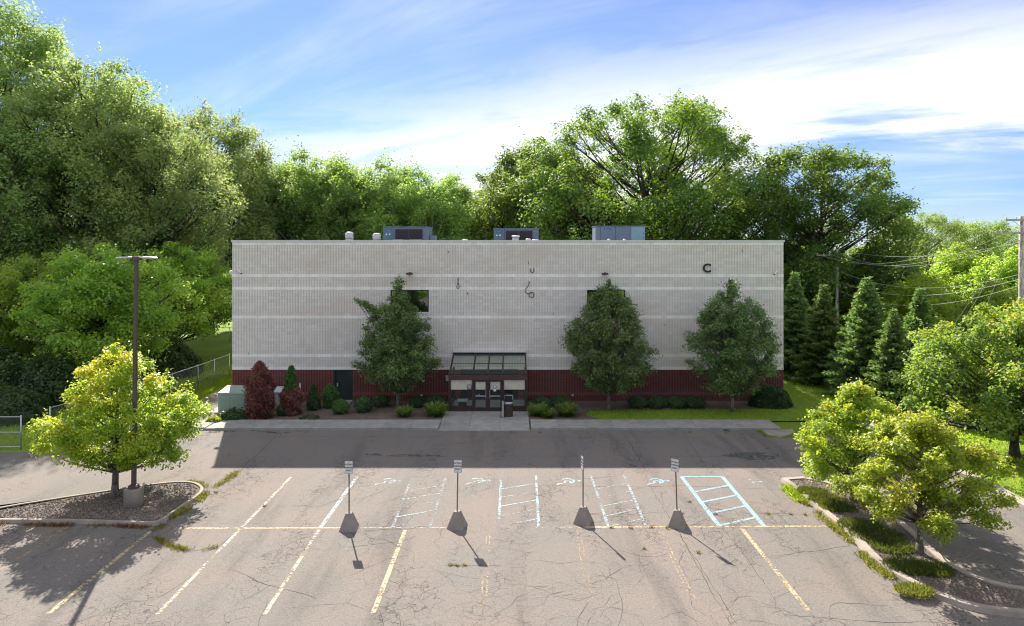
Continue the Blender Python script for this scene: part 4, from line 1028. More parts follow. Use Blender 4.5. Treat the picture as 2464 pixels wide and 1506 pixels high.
# ------------------------------------------------------------------ green cabinet and meter boxes by the left end
t = thing('transformer_cabinet', 'large green metal utility cabinet on a concrete pad at the left corner of the building', 'utility cabinet', (-17.8,41.1,0))
link('pad', MB().box(-.5,2.25,-.35,1.7,-.05,.14).mesh('pad','walk'), t)
link('cabinet_body', MB().bbox(0,1.98,0,1.4,.14,1.2,.02).mesh('cabinet_body','ggreen'), t)
link('lid', MB().add([(-.03,-.04,1.2),(2.01,-.04,1.2),(2.01,1.43,1.2),(-.03,1.43,1.2),(.0,.0,1.26),(1.98,.0,1.26),(1.98,1.4,1.42),(0,1.4,1.42)],[(0,3,2,1),(4,5,6,7),(0,1,5,4),(1,2,6,5),(2,3,7,6),(3,0,4,7)]).mesh('lid','ggreen'), t)
for a, c in ((.03,.72),(.74,1.95)): link('door', MB().box(a,c,-.018,-.001,.2,1.15).mesh('door','ggreen'), t)
X, Y = G(668,985)
t = thing('meter_cabinet', 'pale grey metal cabinet half hidden behind the brown and green arborvitae', 'utility cabinet', (X,Y,.05))
link('cabinet_body', MB().bbox(-.2,.95,0,.7,0,1.02,.02).mesh('cabinet_body','lstl'), t); link('hood', MB().add([(-.24,-.1,1.02),(1.0,-.1,1.02),(1.0,.72,1.02),(-.24,.72,1.02),(-.24,.6,1.25),(1.0,.6,1.25)],[(0,3,2,1),(0,1,5,4),(2,3,4,5),(0,4,3),(1,2,5)]).mesh('hood','lstl'), t)
X, Y = G(638,983)
t = thing('meter_box', 'small dark metal box between the dead arborvitae and the pale cabinet', 'utility box', (X,Y,.05)); link('box_body', MB().bbox(-.05,.5,0,.5,.25,.98,.02).mesh('box_body','darkv'), t); link('stand', MB().box(.02,.42,.05,.45,0,.25).mesh('stand','walk'), t)
X, Y = G(717,975)
t = thing('meter_post', 'narrow white post beside the green-topped arborvitae', 'post', (X,Y+.4,.05)); link('post', MB().box(-.05,.05,-.04,.04,0,1.25).mesh('post','white'), t); link('post_cap', MB().box(-.06,.06,-.05,.05,1.251,1.28).mesh('post_cap','lstl'), t)

# ------------------------------------------------------------------ PATIENT PARKING ONLY signs
TXT = {s: text_mesh('lettering', s, .078, 'black', .001, .0015) for s in ('PATIENT','PARKING','ONLY')}
def psign(px, py, brot, srot, label, lean=0.0):
    X, Y = G(px, py)
    t = thing('parking_sign', label, 'sign', (X,Y,0), 0, 'patient parking signs on concrete feet')
    b0, b1, hh = .31, .10, .56
    def ring(w, z, c): return [(-w+c,-w,z),(w-c,-w,z),(w,-w+c,z),(w,w-c,z),(w-c,w,z),(-w+c,w,z),(-w,w-c,z),(-w,-w+c,z)]
    vs = ring(b0,0,.03)+ring(b1+.015,hh-.02,.02)+ring(b1,hh,.02); fs = [tuple(range(7,-1,-1)), tuple(range(16,24))]
    for k in (0,8):
        for i in range(8): j=(i+1)%8; fs.append((k+i,k+j,k+8+j,k+8+i))
    o = link('concrete_foot', MB().add(vs,fs).mesh('concrete_foot','cbase'), t, rz=brot)
    p = link('post', MB().tube([(0,0,hh-.02),(lean,0,2.36)],.026,6).mesh('post','post'), t)
    pn = link('sign_panel', None, t, loc=(lean,0,0), rz=srot)
    w, z0, z1, c = .148, 1.93, 2.38, .03
    pr = [(-w+c,z0),(w-c,z0),(w-.008,z0+.008),(w,z0+c),(w,z1-c),(w-.008,z1-.008),(w-c,z1),(-w+c,z1),(-w+.008,z1-.008),(-w,z1-c),(-w,z0+c),(-w+.008,z0+.008)]
    n = len(pr)
    me = MB().add([(a,-.040,z) for a,z in pr]+[(a,-.036,z) for a,z in pr],[tuple(range(n)),tuple(range(2*n-1,n-1,-1))]+[(i,n+i,n+(i+1)%n,(i+1)%n) for i in range(n)]).mesh('sign_panel','white')
    pn.data = me if False else None
    bpy.data.objects.remove(pn); pn = link('sign_panel', me, t, loc=(lean,0,0), rz=srot)
    bd = MB(); k_ = .012
    bd.box(-w+.02,w-.02,-.0415,-.0405,z1-.018,z1-.014); bd.box(-w+.02,w-.02,-.0415,-.0405,z0+.014,z0+.018); bd.box(-w+.014,-w+.018,-.0415,-.0405,z0+.02,z1-.02); bd.box(w-.018,w-.014,-.0415,-.0405,z0+.02,z1-.02)
    link('border', bd.mesh('border','black'), pn)
    for s, z in (('PATIENT',2.27),('PARKING',2.165),('ONLY',2.06)):
        q = link('lettering', TXT[s], pn); q.location = (0,-.0425,z); q.rotation_euler = (R(90),0,0)
    for z in (1.965,2.35): link('bolt', MB().box(-.011,.011,-.047,-.0405,z-.011,z+.011).mesh('bolt','post'), pn)
    return t
psign(840,1271,R(4),R(-2),'parking sign facing the camera on a wide concrete foot, leftmost of the four')
psign(1100,1267,R(-14),R(-5),'parking sign facing the camera, second from the left, right of the faintest hatched aisle',.03)
psign(1403,1256,R(-22),R(-80),'parking sign turned edge-on to the camera, between two hatched aisles')
psign(1629,1264,R(-20),R(-38),'parking sign turned half away, beside the brightest blue hatched aisle',-.06)

# ------------------------------------------------------------------ light pole
X, Y = G(322,1222)
t = thing('light_pole', 'tall brown lamp post with two flat heads on a round concrete base, left island', 'lamp post', (X,Y,.0))
link('concrete_base', MB().lathe(0,0,[(.345,-.05),(.345,.74),(.325,.77),(.05,.775)],28).mesh('concrete_base','cbase',True), t)
link('base_cover', MB().lathe(0,0,[(.22,.776),(.22,.84),(.13,.90)],8).mesh('base_cover','pole'), t)
pl_ = link('pole', MB().add([(s*.068,u*.068,.9) for s,u in ((-1,-1),(1,-1),(1,1),(-1,1))]+[(.10+s*.056,u*.056,9.55) for s,u in ((-1,-1),(1,-1),(1,1),(-1,1))],[(0,3,2,1),(4,5,6,7),(0,1,5,4),(1,2,6,5),(2,3,7,6),(3,0,4,7)]).mesh('pole','pole'), t)
link('head_mount', MB().bbox(-.03,.26,-.12,.12,9.48,9.62,.02).mesh('head_mount','pole'), t)
for s in (-1,1):
    mb = MB(); q = [(0,.10),(.14,.16),(.36,.2),(.56,.17),(.64,.09)]
    top = [(.11+s*(.13+a),w_) for a,w_ in q]
    zz = [9.60,9.615,9.61,9.595,9.57]
    vs = []
    for (a,w_),z in zip(top,zz): vs += [(a,-w_,z-.05),(a,-w_*.85,z),(a,w_*.85,z),(a,w_,z-.05)]
    fs = []
    for i in range(4):
        for k in range(4): j=(k+1)%4; fs.append((i*4+k,i*4+j,(i+1)*4+j,(i+1)*4+k))
    fs += [(3,2,1,0),(16,17,18,19)]
    hd = link('lamp_head', mb.add(vs,fs).mesh('lamp_head','steel'), t); link('lens', MB().box(.11+s*.42-.17,.11+s*.42+.17,-.12,.12,9.535,9.549).mesh('lens','white'), hd)

# ------------------------------------------------------------------ chain-link fences
def fence(pts, hgt, label, step=2.6, gate=False, nwire=.10):
    t = thing('chain_link_fence' if not gate else 'chain_link_gate', label, 'fence' if not gate else 'gate', (pts[0][0],pts[0][1],0))
    ox, oy = pts[0][:2]
    for a, c in zip(pts, pts[1:]):
        L = math.hypot(c[0]-a[0], c[1]-a[1]); n = max(1, round(L/step)); d = ((c[0]-a[0])/L,(c[1]-a[1])/L)
        for i in range(n+1):
            x, y = a[0]-ox+d[0]*L*i/n, a[1]-oy+d[1]*L*i/n
            link('post', MB().cyl(x,y,0,hgt+.06,.035,n=7).mesh('post','steel',True), t)
        rails = [hgt-.02] + ([hgt*.52,.12] if gate else [])
        for z in rails: link('rail', MB().tube([(a[0]-ox,a[1]-oy,z),(c[0]-ox,c[1]-oy,z)], .026,6).mesh('rail','steel'), t)
        w = MB(); r = .0035 if gate else .003
        k = -hgt
        while k < L:
            for sg in (1,-1):
                s0, z0, s1, z1 = (k,0,k+hgt,hgt) if sg > 0 else (k+hgt,0,k,hgt)
                # clip to the panel
                lo, hi = 0.0, 1.0
                for (s_a, s_b) in ((s0, s1),):
                    if s_b != s_a:
                        ta, tb = (0-s_a)/(s_b-s_a), (L-s_a)/(s_b-s_a)
                        lo = max(lo, min(ta,tb)); hi = min(hi, max(ta,tb))
                if hi-lo > .02:
                    P0 = (s0+(s1-s0)*lo, z0+(z1-z0)*lo); P1 = (s0+(s1-s0)*hi, z0+(z1-z0)*hi)
                    A0 = (a[0]-ox+d[0]*P0[0], a[1]-oy+d[1]*P0[0], P0[1]+.02); A1 = (a[0]-ox+d[0]*P1[0], a[1]-oy+d[1]*P1[0], P1[1]-.02)
                    w.tube([A0,A1], r, 3)
            k += nwire
        link('wire_mesh', w.mesh('wire_mesh','mesh'), t, kind='stuff')
    return t
fence([(-21.9,52.6),(-22.0,47.6),(-22.2,44.4),(-23.7,34.9)], 1.8, 'silver chain-link fence running back along the grass left of the building', 2.7, False, .22)
fence([(-26.2,33.75),(-24.35,33.75)], 1.62, 'chain-link gate leaf at the far left edge behind the yellow-green tree', 3, True)
fence([(-30.2,33.7),(-26.3,33.75)], 1.6, 'wider chain-link gate leaf with a middle rail at the far left edge', 4, True)
fence([(-36,72.5),(-27,72),(-19.2,74)], 1.6, 'distant chain-link fence under the woodland trees left of the building', 3, False, .2)

# ------------------------------------------------------------------ utility poles and wires
def upole(x, y, h, label, arms, tr=.15):
    t = thing('utility_pole', label, 'utility pole', (x,y,0))
    link('pole', MB().tube([(0,0,-.2),(0,0,h)], tr, 10, tr*.72).mesh('pole','wood',True), t)
    for z, w, off in arms:
        a = link('crossarm', MB().box(off-w/2,off+w/2,-.28,-.16,z-.06,z+.06).mesh('crossarm','wood'), t)
        for k in (-1,-.45,.45,1):
            link('insulator', MB().lathe(off+k*(w/2-.08),-.22,[(.03,z+.061),(.05,z+.10),(.03,z+.14),(.05,z+.17),(.02,z+.21)],8).mesh('insulator','white',True), a)
        link('brace', MB().tube([(off-w*.28,-.2,z-.06),(0,-.15,z-.55)],.018,4).mesh('brace','steel'), t); link('brace', MB().tube([(off+w*.28,-.2,z-.06),(0,-.15,z-.55)],.018,4).mesh('brace','steel'), t)
    return t
pA, pB = (33.15,70.0), (33.45,45.0)
upole(*pA, 9.85, 'wooden utility pole standing among the spruces right of the building', [(9.25,2.6,-.9)], .17)
upole(*pB, 12.05, 'tall wooden utility pole with two crossarms at the right edge of the picture', [(11.8,2.4,0),(10.95,2.6,-.9)], .19)
def wire(a, c, sag, label, r=.010):
    P = [(a[0]+(c[0]-a[0])*t, a[1]+(c[1]-a[1])*t, a[2]+(c[2]-a[2])*t-4*sag*t*(1-t)) for t in [i/18 for i in range(19)]]
    link('overhead_wire', MB().tube(P, r, 4).mesh('overhead_wire','wire'), None, label, 'wire', 'wires between the utility poles')
G_ = [(-2.1,'topmost left'),(-.3,'second'),(1.0,'third')]
wire((pA[0]-2.1,69.8,9.45),(pB[0]-2.1,44.8,11.15),1.6,'outer left wire slung high between the two utility poles')
wire((pA[0]-.9,69.8,9.45),(pB[0]-.7,44.8,11.15),1.75,'middle high wire slung between the two utility poles')
wire((pA[0]+.2,69.8,9.45),(pB[0]+.3,44.8,10.9),1.7,'inner right wire slung high between the two utility poles')
wire((pA[0],69.8,9.9),(pB[0],44.8,10.4),.9,'single wire from the top of the shorter utility pole')
wire((pA[0],69.8,7.7),(pB[0],44.8,8.3),1.35,'upper low cable sagging between the poles behind the spruce tops',.013)
wire((pA[0],69.8,6.6),(pB[0],44.8,8.0),1.3,'middle low cable sagging between the poles behind the spruces',.015)
wire((pA[0],69.8,5.7),(pB[0],44.8,7.6),1.5,'lowest cable sagging between the poles behind the spruces',.013)
for k, (dx_, z, lb) in enumerate(((-2.1,9.45,'left upper'),(-.9,9.45,'middle upper'),(.2,9.45,'right upper'),(0,6.9,'low'))):
    wire((pA[0]+dx_,70,z),(33+dx_,112,z+.6),.9,lb+' wire running back from the shorter pole past the corner of the building',.010)
for (x, y, x2, y2, lb) in ((2140,1013,2207,961,'yellow plastic guard on the left guy wire over the lawn edge'),(2168,1024,2234,966,'yellow plastic guard on the middle guy wire by the pale path'),(2253,1015,2277,989,'short yellow plastic guard on the right guy wire')):
    gx, gy = G(x,y); top = Vector((pB[0],pB[1],11.5)); b0 = Vector((gx,gy,0)); d = (top-b0).normalized()
    t = thing('guy_wire', lb.replace('yellow plastic guard on','guy wire with a yellow guard,'), 'guy wire', (gx,gy,0), 0, 'guy wires of the tall pole')
    L = 2.4 if x < 2250 else 1.5
    link('guard', MB().tube([d*.1, d*L], .055, 8).mesh('guard','yellowpl',True), t); link('stay', MB().tube([Vector((0,0,0)), top-b0], .008, 4).mesh('stay','wire'), t)

# a house beyond the right-hand trees
t = thing('house', 'grey house with a dark roof glimpsed through the trees right of the spruces', 'house', (46,78,0))
link('wall', MB().box(-6,6,0,8,0,3.0).mesh('wall','house'), t)
rf = MB().add([(-6.5,-.5,2.95),(6.5,-.5,2.95),(6.5,8.5,2.95),(-6.5,8.5,2.95),(-6.5,4,5.2),(6.5,4,5.2)],[(0,1,5,4),(2,3,4,5),(1,2,5),(0,4,3),(0,3,2,1)]); link('roof', rf.mesh('roof','shingle'), t)
for k in (-4,-1,2.5):
    w = link('window', MB().box(k,k+1.3,-.06,-.001,1.1,2.3).mesh('window','white'), t); link('pane', MB().box(k+.1,k+1.2,-.08,-.061,1.2,2.2).mesh('pane','dglass'), w)
t = thing('house', 'pale house wall glimpsed under the big trees at the far left', 'house', (-66,112,0), R(12))
link('wall', MB().box(-8,8,0,8,0,4).mesh('wall','white'), t); rf = MB().add([(-8.5,-.5,3.95),(8.5,-.5,3.95),(8.5,8.5,3.95),(-8.5,8.5,3.95),(-8.5,4,6.4),(8.5,4,6.4)],[(0,1,5,4),(2,3,4,5),(1,2,5),(0,4,3),(0,3,2,1)]); link('roof', rf.mesh('roof','shingle'), t)
for k in (-5,-1,3):
    w = link('window', MB().box(k,k+1.3,-.06,-.001,1.3,2.6).mesh('window','white'), t); link('pane', MB().box(k+.1,k+1.2,-.08,-.061,1.4,2.5).mesh('pane','dglass'), w)

# ------------------------------------------------------------------ trees
def at(px, Z): return ((px-CX)/K*Z, Z, 0)
def hz(py, Z): return CH-(py-HY)/K*Z
# foreground trees
tm = clump_tree('young_left', 11, 6.1, 1.4, 3.05, 'young', 100, .46, 52000, .105, .75, 'leaf_young', 'bark', .14, flat=.62, spray=.9, zmin=.95, ysq=.42, yellow=.30, rise=.75)
plant_tree('young_maple', 'yellow-green young tree in the left island beside the lamp post', (*G(276,1203),.05), tm)
tm = clump_tree('young_right', 12, 4.6, 1.4, 2.35, 'wide', 85, .35, 38000, .098, .75, 'leaf_young', 'bark', .115, flat=.62, spray=.9, zmin=1.25, yellow=.14, rise=.75, extra=[(2.7,-.2,1.75,.26),(2.35,-.2,1.8,.3),(1.2,0,4.6,.3)])
plant_tree('young_maple', 'yellow-green young tree with a grey trunk at the near end of the right island', (*G(2213,1338),.05), tm)
tm = clump_tree('young_right_back', 13, 4.45, .9, 2.1, 'wide', 72, .42, 34000, .105, .75, 'leaf_young', 'bark', .11, flat=.65, spray=.9, zmin=.6, yellow=.10, rise=.75)
plant_tree('young_maple', 'yellow-green young tree behind and left of the near one in the right island', (*G(2052,1208),.05), tm)
tm = clump_tree('right_maple', 14, 7.7, 1.5, 4.5, 'wide', 140, .78, 76000, .165, .72, 'leaf_rmaple', 'dbark', .2, flat=.75, spray=.6, yellow=.16)
plant_tree('maple_tree', 'broad dark green tree with yellow tints on the lawn at the right edge', (23.9,32.6,0), tm)
# three pear trees along the front wall
P1 = G(957,983); P2 = G(1465,989); P3 = G(1762,993)
tm = clump_tree('pear_a', 21, hz(677,P1[1]), 1.15, 2.15, 'pear', 145, .42, 50000, .112, .66, 'leaf_pear', 'bark', .085, flat=.85, spray=.7, stray=.06, ymax=YW-P1[1]-.1, yellow=.04, topfade=.92, rise=1.2, lean=.012, extra=[(-2.55,.1,6.6,.22),(-2.3,.1,6.5,.26),(-2.05,.1,6.4,.28),(-1.8,.1,6.2,.32),(-1.55,.1,6.0,.36),(-1.3,.1,5.8,.4),(0,0,6.8,.3),(.05,0,7.1,.24),(.05,0,7.45,.17)])
plant_tree('pear_tree', 'dark green tree with one branch reaching out left, before the left window', (*P1,.06), tm, group='dark trees along the front wall')
tm = clump_tree('pear_b', 22, hz(666,P2[1]), 1.25, 2.5, 'pear', 175, .45, 60000, .112, .66, 'leaf_pear', 'bark', .10, flat=.85, spray=.7, stray=.05, ymax=YW-P2[1]-.1, topfade=.95, rise=1.2, lean=.012, extra=[(.05,0,6.85,.34),(0,0,7.25,.27),(0.03,0,7.6,.2),(.0,0,7.85,.13)])
plant_tree('pear_tree', 'full dark green tree between the entrance and the letter C, hiding a window', (*P2,.06), tm, group='dark trees along the front wall')
tm = clump_tree('pear_c', 27, hz(666,P3[1]), 1.2, 2.35, 'pear', 150, .46, 52000, .115, .66, 'leaf_pear', 'bark', .10, flat=.8, spray=.8, stray=.06, ymax=YW-P3[1]-.1, topfade=.95, rise=1.2, lean=.02, extra=[(-.2,0,6.9,.36),(-.15,0,7.3,.28),(-.1,0,7.6,.2),(-.1,0,7.85,.14)])
plant_tree('pear_tree', 'dark green tree near the right end of the front wall, under the letter C', (*P3,.06), tm, group='dark trees along the front wall')
# tall maples on the left
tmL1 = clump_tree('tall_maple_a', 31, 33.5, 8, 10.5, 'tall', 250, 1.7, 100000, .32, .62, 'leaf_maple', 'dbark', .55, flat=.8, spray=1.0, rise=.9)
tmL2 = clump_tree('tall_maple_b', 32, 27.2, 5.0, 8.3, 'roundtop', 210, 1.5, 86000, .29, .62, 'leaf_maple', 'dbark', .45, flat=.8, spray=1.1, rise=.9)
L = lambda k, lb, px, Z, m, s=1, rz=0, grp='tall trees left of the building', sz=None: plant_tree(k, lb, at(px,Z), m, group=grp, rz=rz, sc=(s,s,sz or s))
L('tall_maple','towering maple filling the upper left corner, tallest of all',35,68,tmL1,1.03)
L('tall_maple','tall maple whose crown steps down right of the tallest one',240,67,tmL2,1.02,1.3)
L('tall_maple','broad maple behind the lamp post head, overhanging the lawn',335,62,tmL2,.82,3.0)
L('tall_maple','rounded dark maple between the lamp post and the building',505,80,tmL2,.96,4.4)
L('tall_maple','smaller maple at the left end of the row behind the building',615,86,tmL2,.80,5.2)
L('tall_maple','maple at the far left edge below the tallest crown',-130,58,tmL2,.85,2.1)
tmY = clump_tree('edge_maple', 33, 11.2, 2.7, 4.7, 'wide', 110, .9, 52000, .20, .68, 'leaf_edge', 'dbark', .22, flat=.6, spray=.9, rise=.6)
L('edge_maple','light yellow-green tree with spreading boughs just left of the building wall',420,58,tmY,1.0)
L('edge_maple','light green low tree over the sunlit lawn at the far left',95,50,tmY,.92,2.2)
L('edge_maple','light green tree filling in low beside the lamp post',262,47,tmY,.98,4.1)
# woodland row behind the building
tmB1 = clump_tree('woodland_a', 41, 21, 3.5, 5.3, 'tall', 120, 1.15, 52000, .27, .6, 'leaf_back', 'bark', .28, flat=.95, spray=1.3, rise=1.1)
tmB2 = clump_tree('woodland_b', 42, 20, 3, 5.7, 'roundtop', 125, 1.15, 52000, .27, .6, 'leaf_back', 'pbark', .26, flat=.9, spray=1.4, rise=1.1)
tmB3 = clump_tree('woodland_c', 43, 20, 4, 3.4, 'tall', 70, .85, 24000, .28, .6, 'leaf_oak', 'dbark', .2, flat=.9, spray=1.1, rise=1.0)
rows = [(690,90,378,0),(745,86,362,1),(825,91,372,0),(893,88,380,1),(955,93,392,0),(1030,88,404,1),(1095,92,420,0),(1150,96,440,1),(1212,90,372,2),(1300,88,350,1),(1350,94,390,1)]
adj = ['leafy','bushy','slender']
pos_w = ['first','second','third','fourth','fifth','sixth','seventh','eighth','ninth','tenth','eleventh']
for i, (px, Z, py, k) in enumerate(rows):
    m = (tmB1,tmB2,tmB3)[k]; h0 = (21,20,20)[k]; s = hz(py,Z)/h0
    L('woodland_tree', '%s woodland tree behind the roof, %s of that row from the left' % (adj[k], pos_w[i]), px, Z, m, s, i*1.37, 'woodland row behind the building')
# big oak and its neighbours
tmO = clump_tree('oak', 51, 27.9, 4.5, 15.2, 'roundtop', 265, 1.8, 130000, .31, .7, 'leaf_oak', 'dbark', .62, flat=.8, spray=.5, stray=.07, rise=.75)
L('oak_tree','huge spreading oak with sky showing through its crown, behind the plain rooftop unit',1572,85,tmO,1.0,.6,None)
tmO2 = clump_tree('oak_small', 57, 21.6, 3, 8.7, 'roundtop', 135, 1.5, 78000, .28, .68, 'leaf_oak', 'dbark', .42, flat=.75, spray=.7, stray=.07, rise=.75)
L('oak_tree','dark round-crowned tree standing apart beyond the right end of the building',1975,75,tmO2,.97,1.9,None)
L('oak_tree','dark crowned tree forming the left shoulder of the huge oak',1320,89,tmO2,1.05,2.6,None)
L('oak_tree','lower dark tree between the huge oak and the building corner',1700,98,tmO2,.55,3.1,None)
L('oak_tree','dark tree at the right foot of the round-crowned one',1880,82,tmO2,.62,.2,None)
L('oak_tree','dark tree filling the left foot of the huge oak',1410,92,tmO2,.82,4.6,None)
L('oak_tree','dark leafy tree under the middle of the huge oak',1590,96,tmO2,.62,5.5,None)
# lime-green mass and far trees on the right
tmG = clump_tree('lime_tree', 61, 11, 1.0, 6.0, 'wide', 120, 1.15, 50000, .27, .66, 'leaf_lime', 'bark', .25, flat=.85, spray=.9)
tmF = clump_tree('feathery', 62, 17, 3, 7.0, 'roundtop', 110, 1.1, 36000, .30, .42, 'leaf_back', 'bark', .25, flat=.9, spray=1.2, stray=.08)
L('lime_tree','bright lime-green tree behind the spruces right of the building',2110,76,tmG,.98,0,'bright green trees behind the wires')
L('lime_tree','bright lime-green tree under the wires at the right',2300,82,tmG,.93,1.4,'bright green trees behind the wires')
L('lime_tree','yellow-green tree beside the tall utility pole',2450,74,tmG,.90,3.4,'bright green trees behind the wires')
L('lime_tree','bright green tree peeping between the spruces and the pole',1985,84,tmG,.82,4.4,'bright green trees behind the wires')
L('lime_tree','lime-green tree low behind the broad dark maple',2395,62,tmG,.62,5.4,'bright green trees behind the wires')
L('lime_tree','green tree low behind the gap in the spruces',2200,66,tmG,.66,2.4,'bright green trees behind the wires')
L('feathery_tree','feathery grey-green tree on the skyline right of the round-crowned tree',2240,104,tmF,.92,0,'feathery trees on the right skyline')
L('feathery_tree','second feathery tree on the skyline near the right edge',2360,110,tmF,.86,2,'feathery trees on the right skyline')
L('feathery_tree','feathery tree on the skyline behind the tall utility pole',2470,112,tmF,.82,4,'feathery trees on the right skyline')
L('feathery_tree','small feathery tree just above the right end of the roof',1792,140,tmF,.76,1,'feathery trees on the right skyline')
for px_, y_, sc_, lb_ in ((-16,-19,.8,'green tree behind the viewpoint, left one reflected in the upper windows'),(-7,-23,.7,'green tree behind the viewpoint, second reflected in the upper windows'),(4,-21,.85,'green tree behind the viewpoint, third reflected in the upper windows'),(14,-24,.75,'green tree behind the viewpoint, right one reflected in the upper windows')):
    plant_tree('edge_maple', lb_, (px_,y_,0), tmY, group='trees behind the viewpoint', rz=px_, sc=(sc_,sc_,sc_))
# far tree line closing the view
DL = ['beyond the far left edge','under the tallest maple','left of the lamp post head','behind the lamp post head','between the left maples and the building','behind the left end of the woodland row','behind the pair of exhaust fans','between the left and middle rooftop units','left of the huge oak','behind the round-crowned oak, left side','behind the round-crowned oak, right side','left of the feathery skyline trees','between the first two feathery trees','behind the tall utility pole','beyond the right edge']
for i, (px, Z, s) in enumerate([(-100,130,1.1),(60,140,1.0),(230,125,.9),(380,135,1.0),(520,128,.9),(700,130,1.0),(900,135,.95),(1100,130,.9),(1300,140,1.0),(1900,160,.9),(2050,150,.8),(2180,160,.85),(2320,170,.85),(2440,165,.85),(2560,150,.9)]):
    L('distant_tree', 'distant tree seen through the gaps '+DL[i], px, Z, (tmB1,tmB2)[i%2] if i < 9 else tmF, s*.8, i*1.1, 'distant trees closing the background')
# spruces
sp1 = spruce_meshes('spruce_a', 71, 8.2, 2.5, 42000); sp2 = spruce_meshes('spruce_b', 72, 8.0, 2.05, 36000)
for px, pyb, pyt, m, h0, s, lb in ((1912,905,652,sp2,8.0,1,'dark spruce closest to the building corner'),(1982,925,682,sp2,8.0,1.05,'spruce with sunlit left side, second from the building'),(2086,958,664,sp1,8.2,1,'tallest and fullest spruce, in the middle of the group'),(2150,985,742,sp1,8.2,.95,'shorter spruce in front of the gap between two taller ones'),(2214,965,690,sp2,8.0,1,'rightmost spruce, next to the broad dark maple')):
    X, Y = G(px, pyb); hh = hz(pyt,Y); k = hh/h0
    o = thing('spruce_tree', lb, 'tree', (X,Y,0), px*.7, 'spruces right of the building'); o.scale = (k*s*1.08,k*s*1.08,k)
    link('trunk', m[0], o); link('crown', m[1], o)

# ------------------------------------------------------------------ shrubs and bedding plants
def shrub(kind, label, px, py, rx, rz, n, leaf, mat, shape='ball', seed=1, grp=None, ry=None, z=.05, lump=.10, dy=0, aspect=.6, cat='shrub'):
    X, Y = G(px, py)
    t = thing(kind, label, cat, (X,Y+dy,z), 0, grp)
    link('foliage', shrub_mesh(kind, seed, rx, ry or rx, rz, n, leaf, mat, shape, lump, aspect), t)
    link('stem', MB().tube([(0,0,-.05),(0,0,rz)], .03, 5).mesh('stem','dbark'), t)
    return t
shrub('dead_arborvitae','dead rust-brown arborvitae right of the green cabinet',617,1012,.66,1.60,11000,.17,'leaf_brown','column',3,dy=.5,lump=.22,aspect=.32)
t = shrub('arborvitae','arborvitae part dead brown, part green, right of the pale cabinet',694,1004,.52,.95,7000,.17,'leaf_brown','column',5,dy=.5,lump=.26,aspect=.32)
sm = shrub_mesh('green_part', 8, .34, .34, 1.42, 5200, .13, 'leaf_arb', 'column', .2); link('foliage', sm, t, 'green living part of the arborvitae')
o = link('foliage', shrub_mesh('green_foot', 9, .36, .3, .35, 1200, .12, 'leaf_dark', 'ball'), t); o.location = (-.35,-.3,0)
shrub('upright_shrub','upright blue-green shrub, left of the two cone shrubs by the side door',751,990,.46,.78,3600,.10,'leaf_dark','cone',11,dy=.3)
shrub('upright_shrub','cone-shaped green shrub just left of the dark side door',792,985,.44,.72,3800,.10,'leaf_arb','column',12,dy=.3)
G1 = 'clipped round shrubs in the front bed'
shrub('round_shrub','round clipped shrub below the dark side door',817,1000,.50,.42,3600,.08,'leaf_arb',seed=13,grp=G1,dy=.25)
shrub('round_shrub','round clipped shrub between the side door and the left tree',872,996,.53,.45,3800,.08,'leaf_dark',seed=14,grp=G1,dy=.25)
shrub('round_shrub','dark low shrub against the wall left of the left tree trunk',916,980,.55,.36,2600,.08,'leaf_dark',seed=15,grp=G1)
shrub('round_shrub','dark low shrub against the wall right of the left tree trunk',1003,981,.48,.32,2400,.08,'leaf_dark',seed=16,grp=G1)
shrub('round_shrub','low shrub against the wall next to the entrance porch on its left',1050,983,.58,.36,3000,.08,'leaf_dark',seed=17,grp=G1)
shrub('round_shrub','low rounded shrub just right of the entrance porch',1302,986,.60,.36,3200,.08,'leaf_dark',seed=18,grp=G1)
shrub('round_shrub','second dark shrub right of the entrance porch, against the wall',1350,980,.68,.32,2800,.08,'leaf_dark',seed=19,grp=G1)
for k, px in enumerate((1535,1580,1628,1672)):
    shrub('round_shrub','dark low hedge shrub between the two right trees, %s from the left' % ['first','second','third','fourth'][k],px,982,.66,.33,2800,.08,'leaf_dark',seed=20+k,grp=G1)
shrub('hedge_shrub','big dense green shrub at the right corner of the building',1862,983,1.35,.66,9000,.11,'leaf_dark','mound',30,ry=.9,lump=.05,dy=.5)
shrub('weed_clump','green leafy weed clump in front of the green cabinet',555,1016,.85,.30,2600,.13,'leaf_dark','mound',31,ry=.5,dy=.5,cat='plant')
shrub('weed_clump','bright sunlit weed tuft at the sidewalk end',510,1020,.42,.13,700,.14,'leaf_young','mound',32,ry=.4,dy=.3,cat='plant')
shrub('low_shrub','small sprawling juniper in the bed by the sidewalk left of the side door',745,1010,.55,.10,900,.09,'leaf_dark','mound',33,cat='plant')
shrub('woodland_shrub','big dark shrub mass behind the chain-link fence left of the path',405,905,2.2,1.4,9000,.2,'leaf_dark','mound',34,lump=.15)
shrub('woodland_shrub','dark bushy undergrowth behind the gate at the far left',60,985,3.4,1.5,14000,.2,'leaf_dark','mound',35,ry=2.4,dy=1.6,lump=.15)
shrub('woodland_shrub','dark undergrowth between the gate and the yellow-green tree',190,975,2.6,.55,6000,.2,'leaf_edge','mound',36,ry=2.4,lump=.15,dy=1.0)
shrub('woodland_shrub','dark undergrowth beyond the fence behind the yellow-green tree',310,960,2.6,.65,7000,.2,'leaf_dark','mound',37,ry=2.2,lump=.15)
shrub('woodland_shrub','added dark bush in place of the shadow behind the wide gate leaf',5,1010,2.6,.9,8000,.16,'leaf_dark','mound',39,ry=1.8,lump=.15)  # bush added where the grass behind the gate lies in shadow
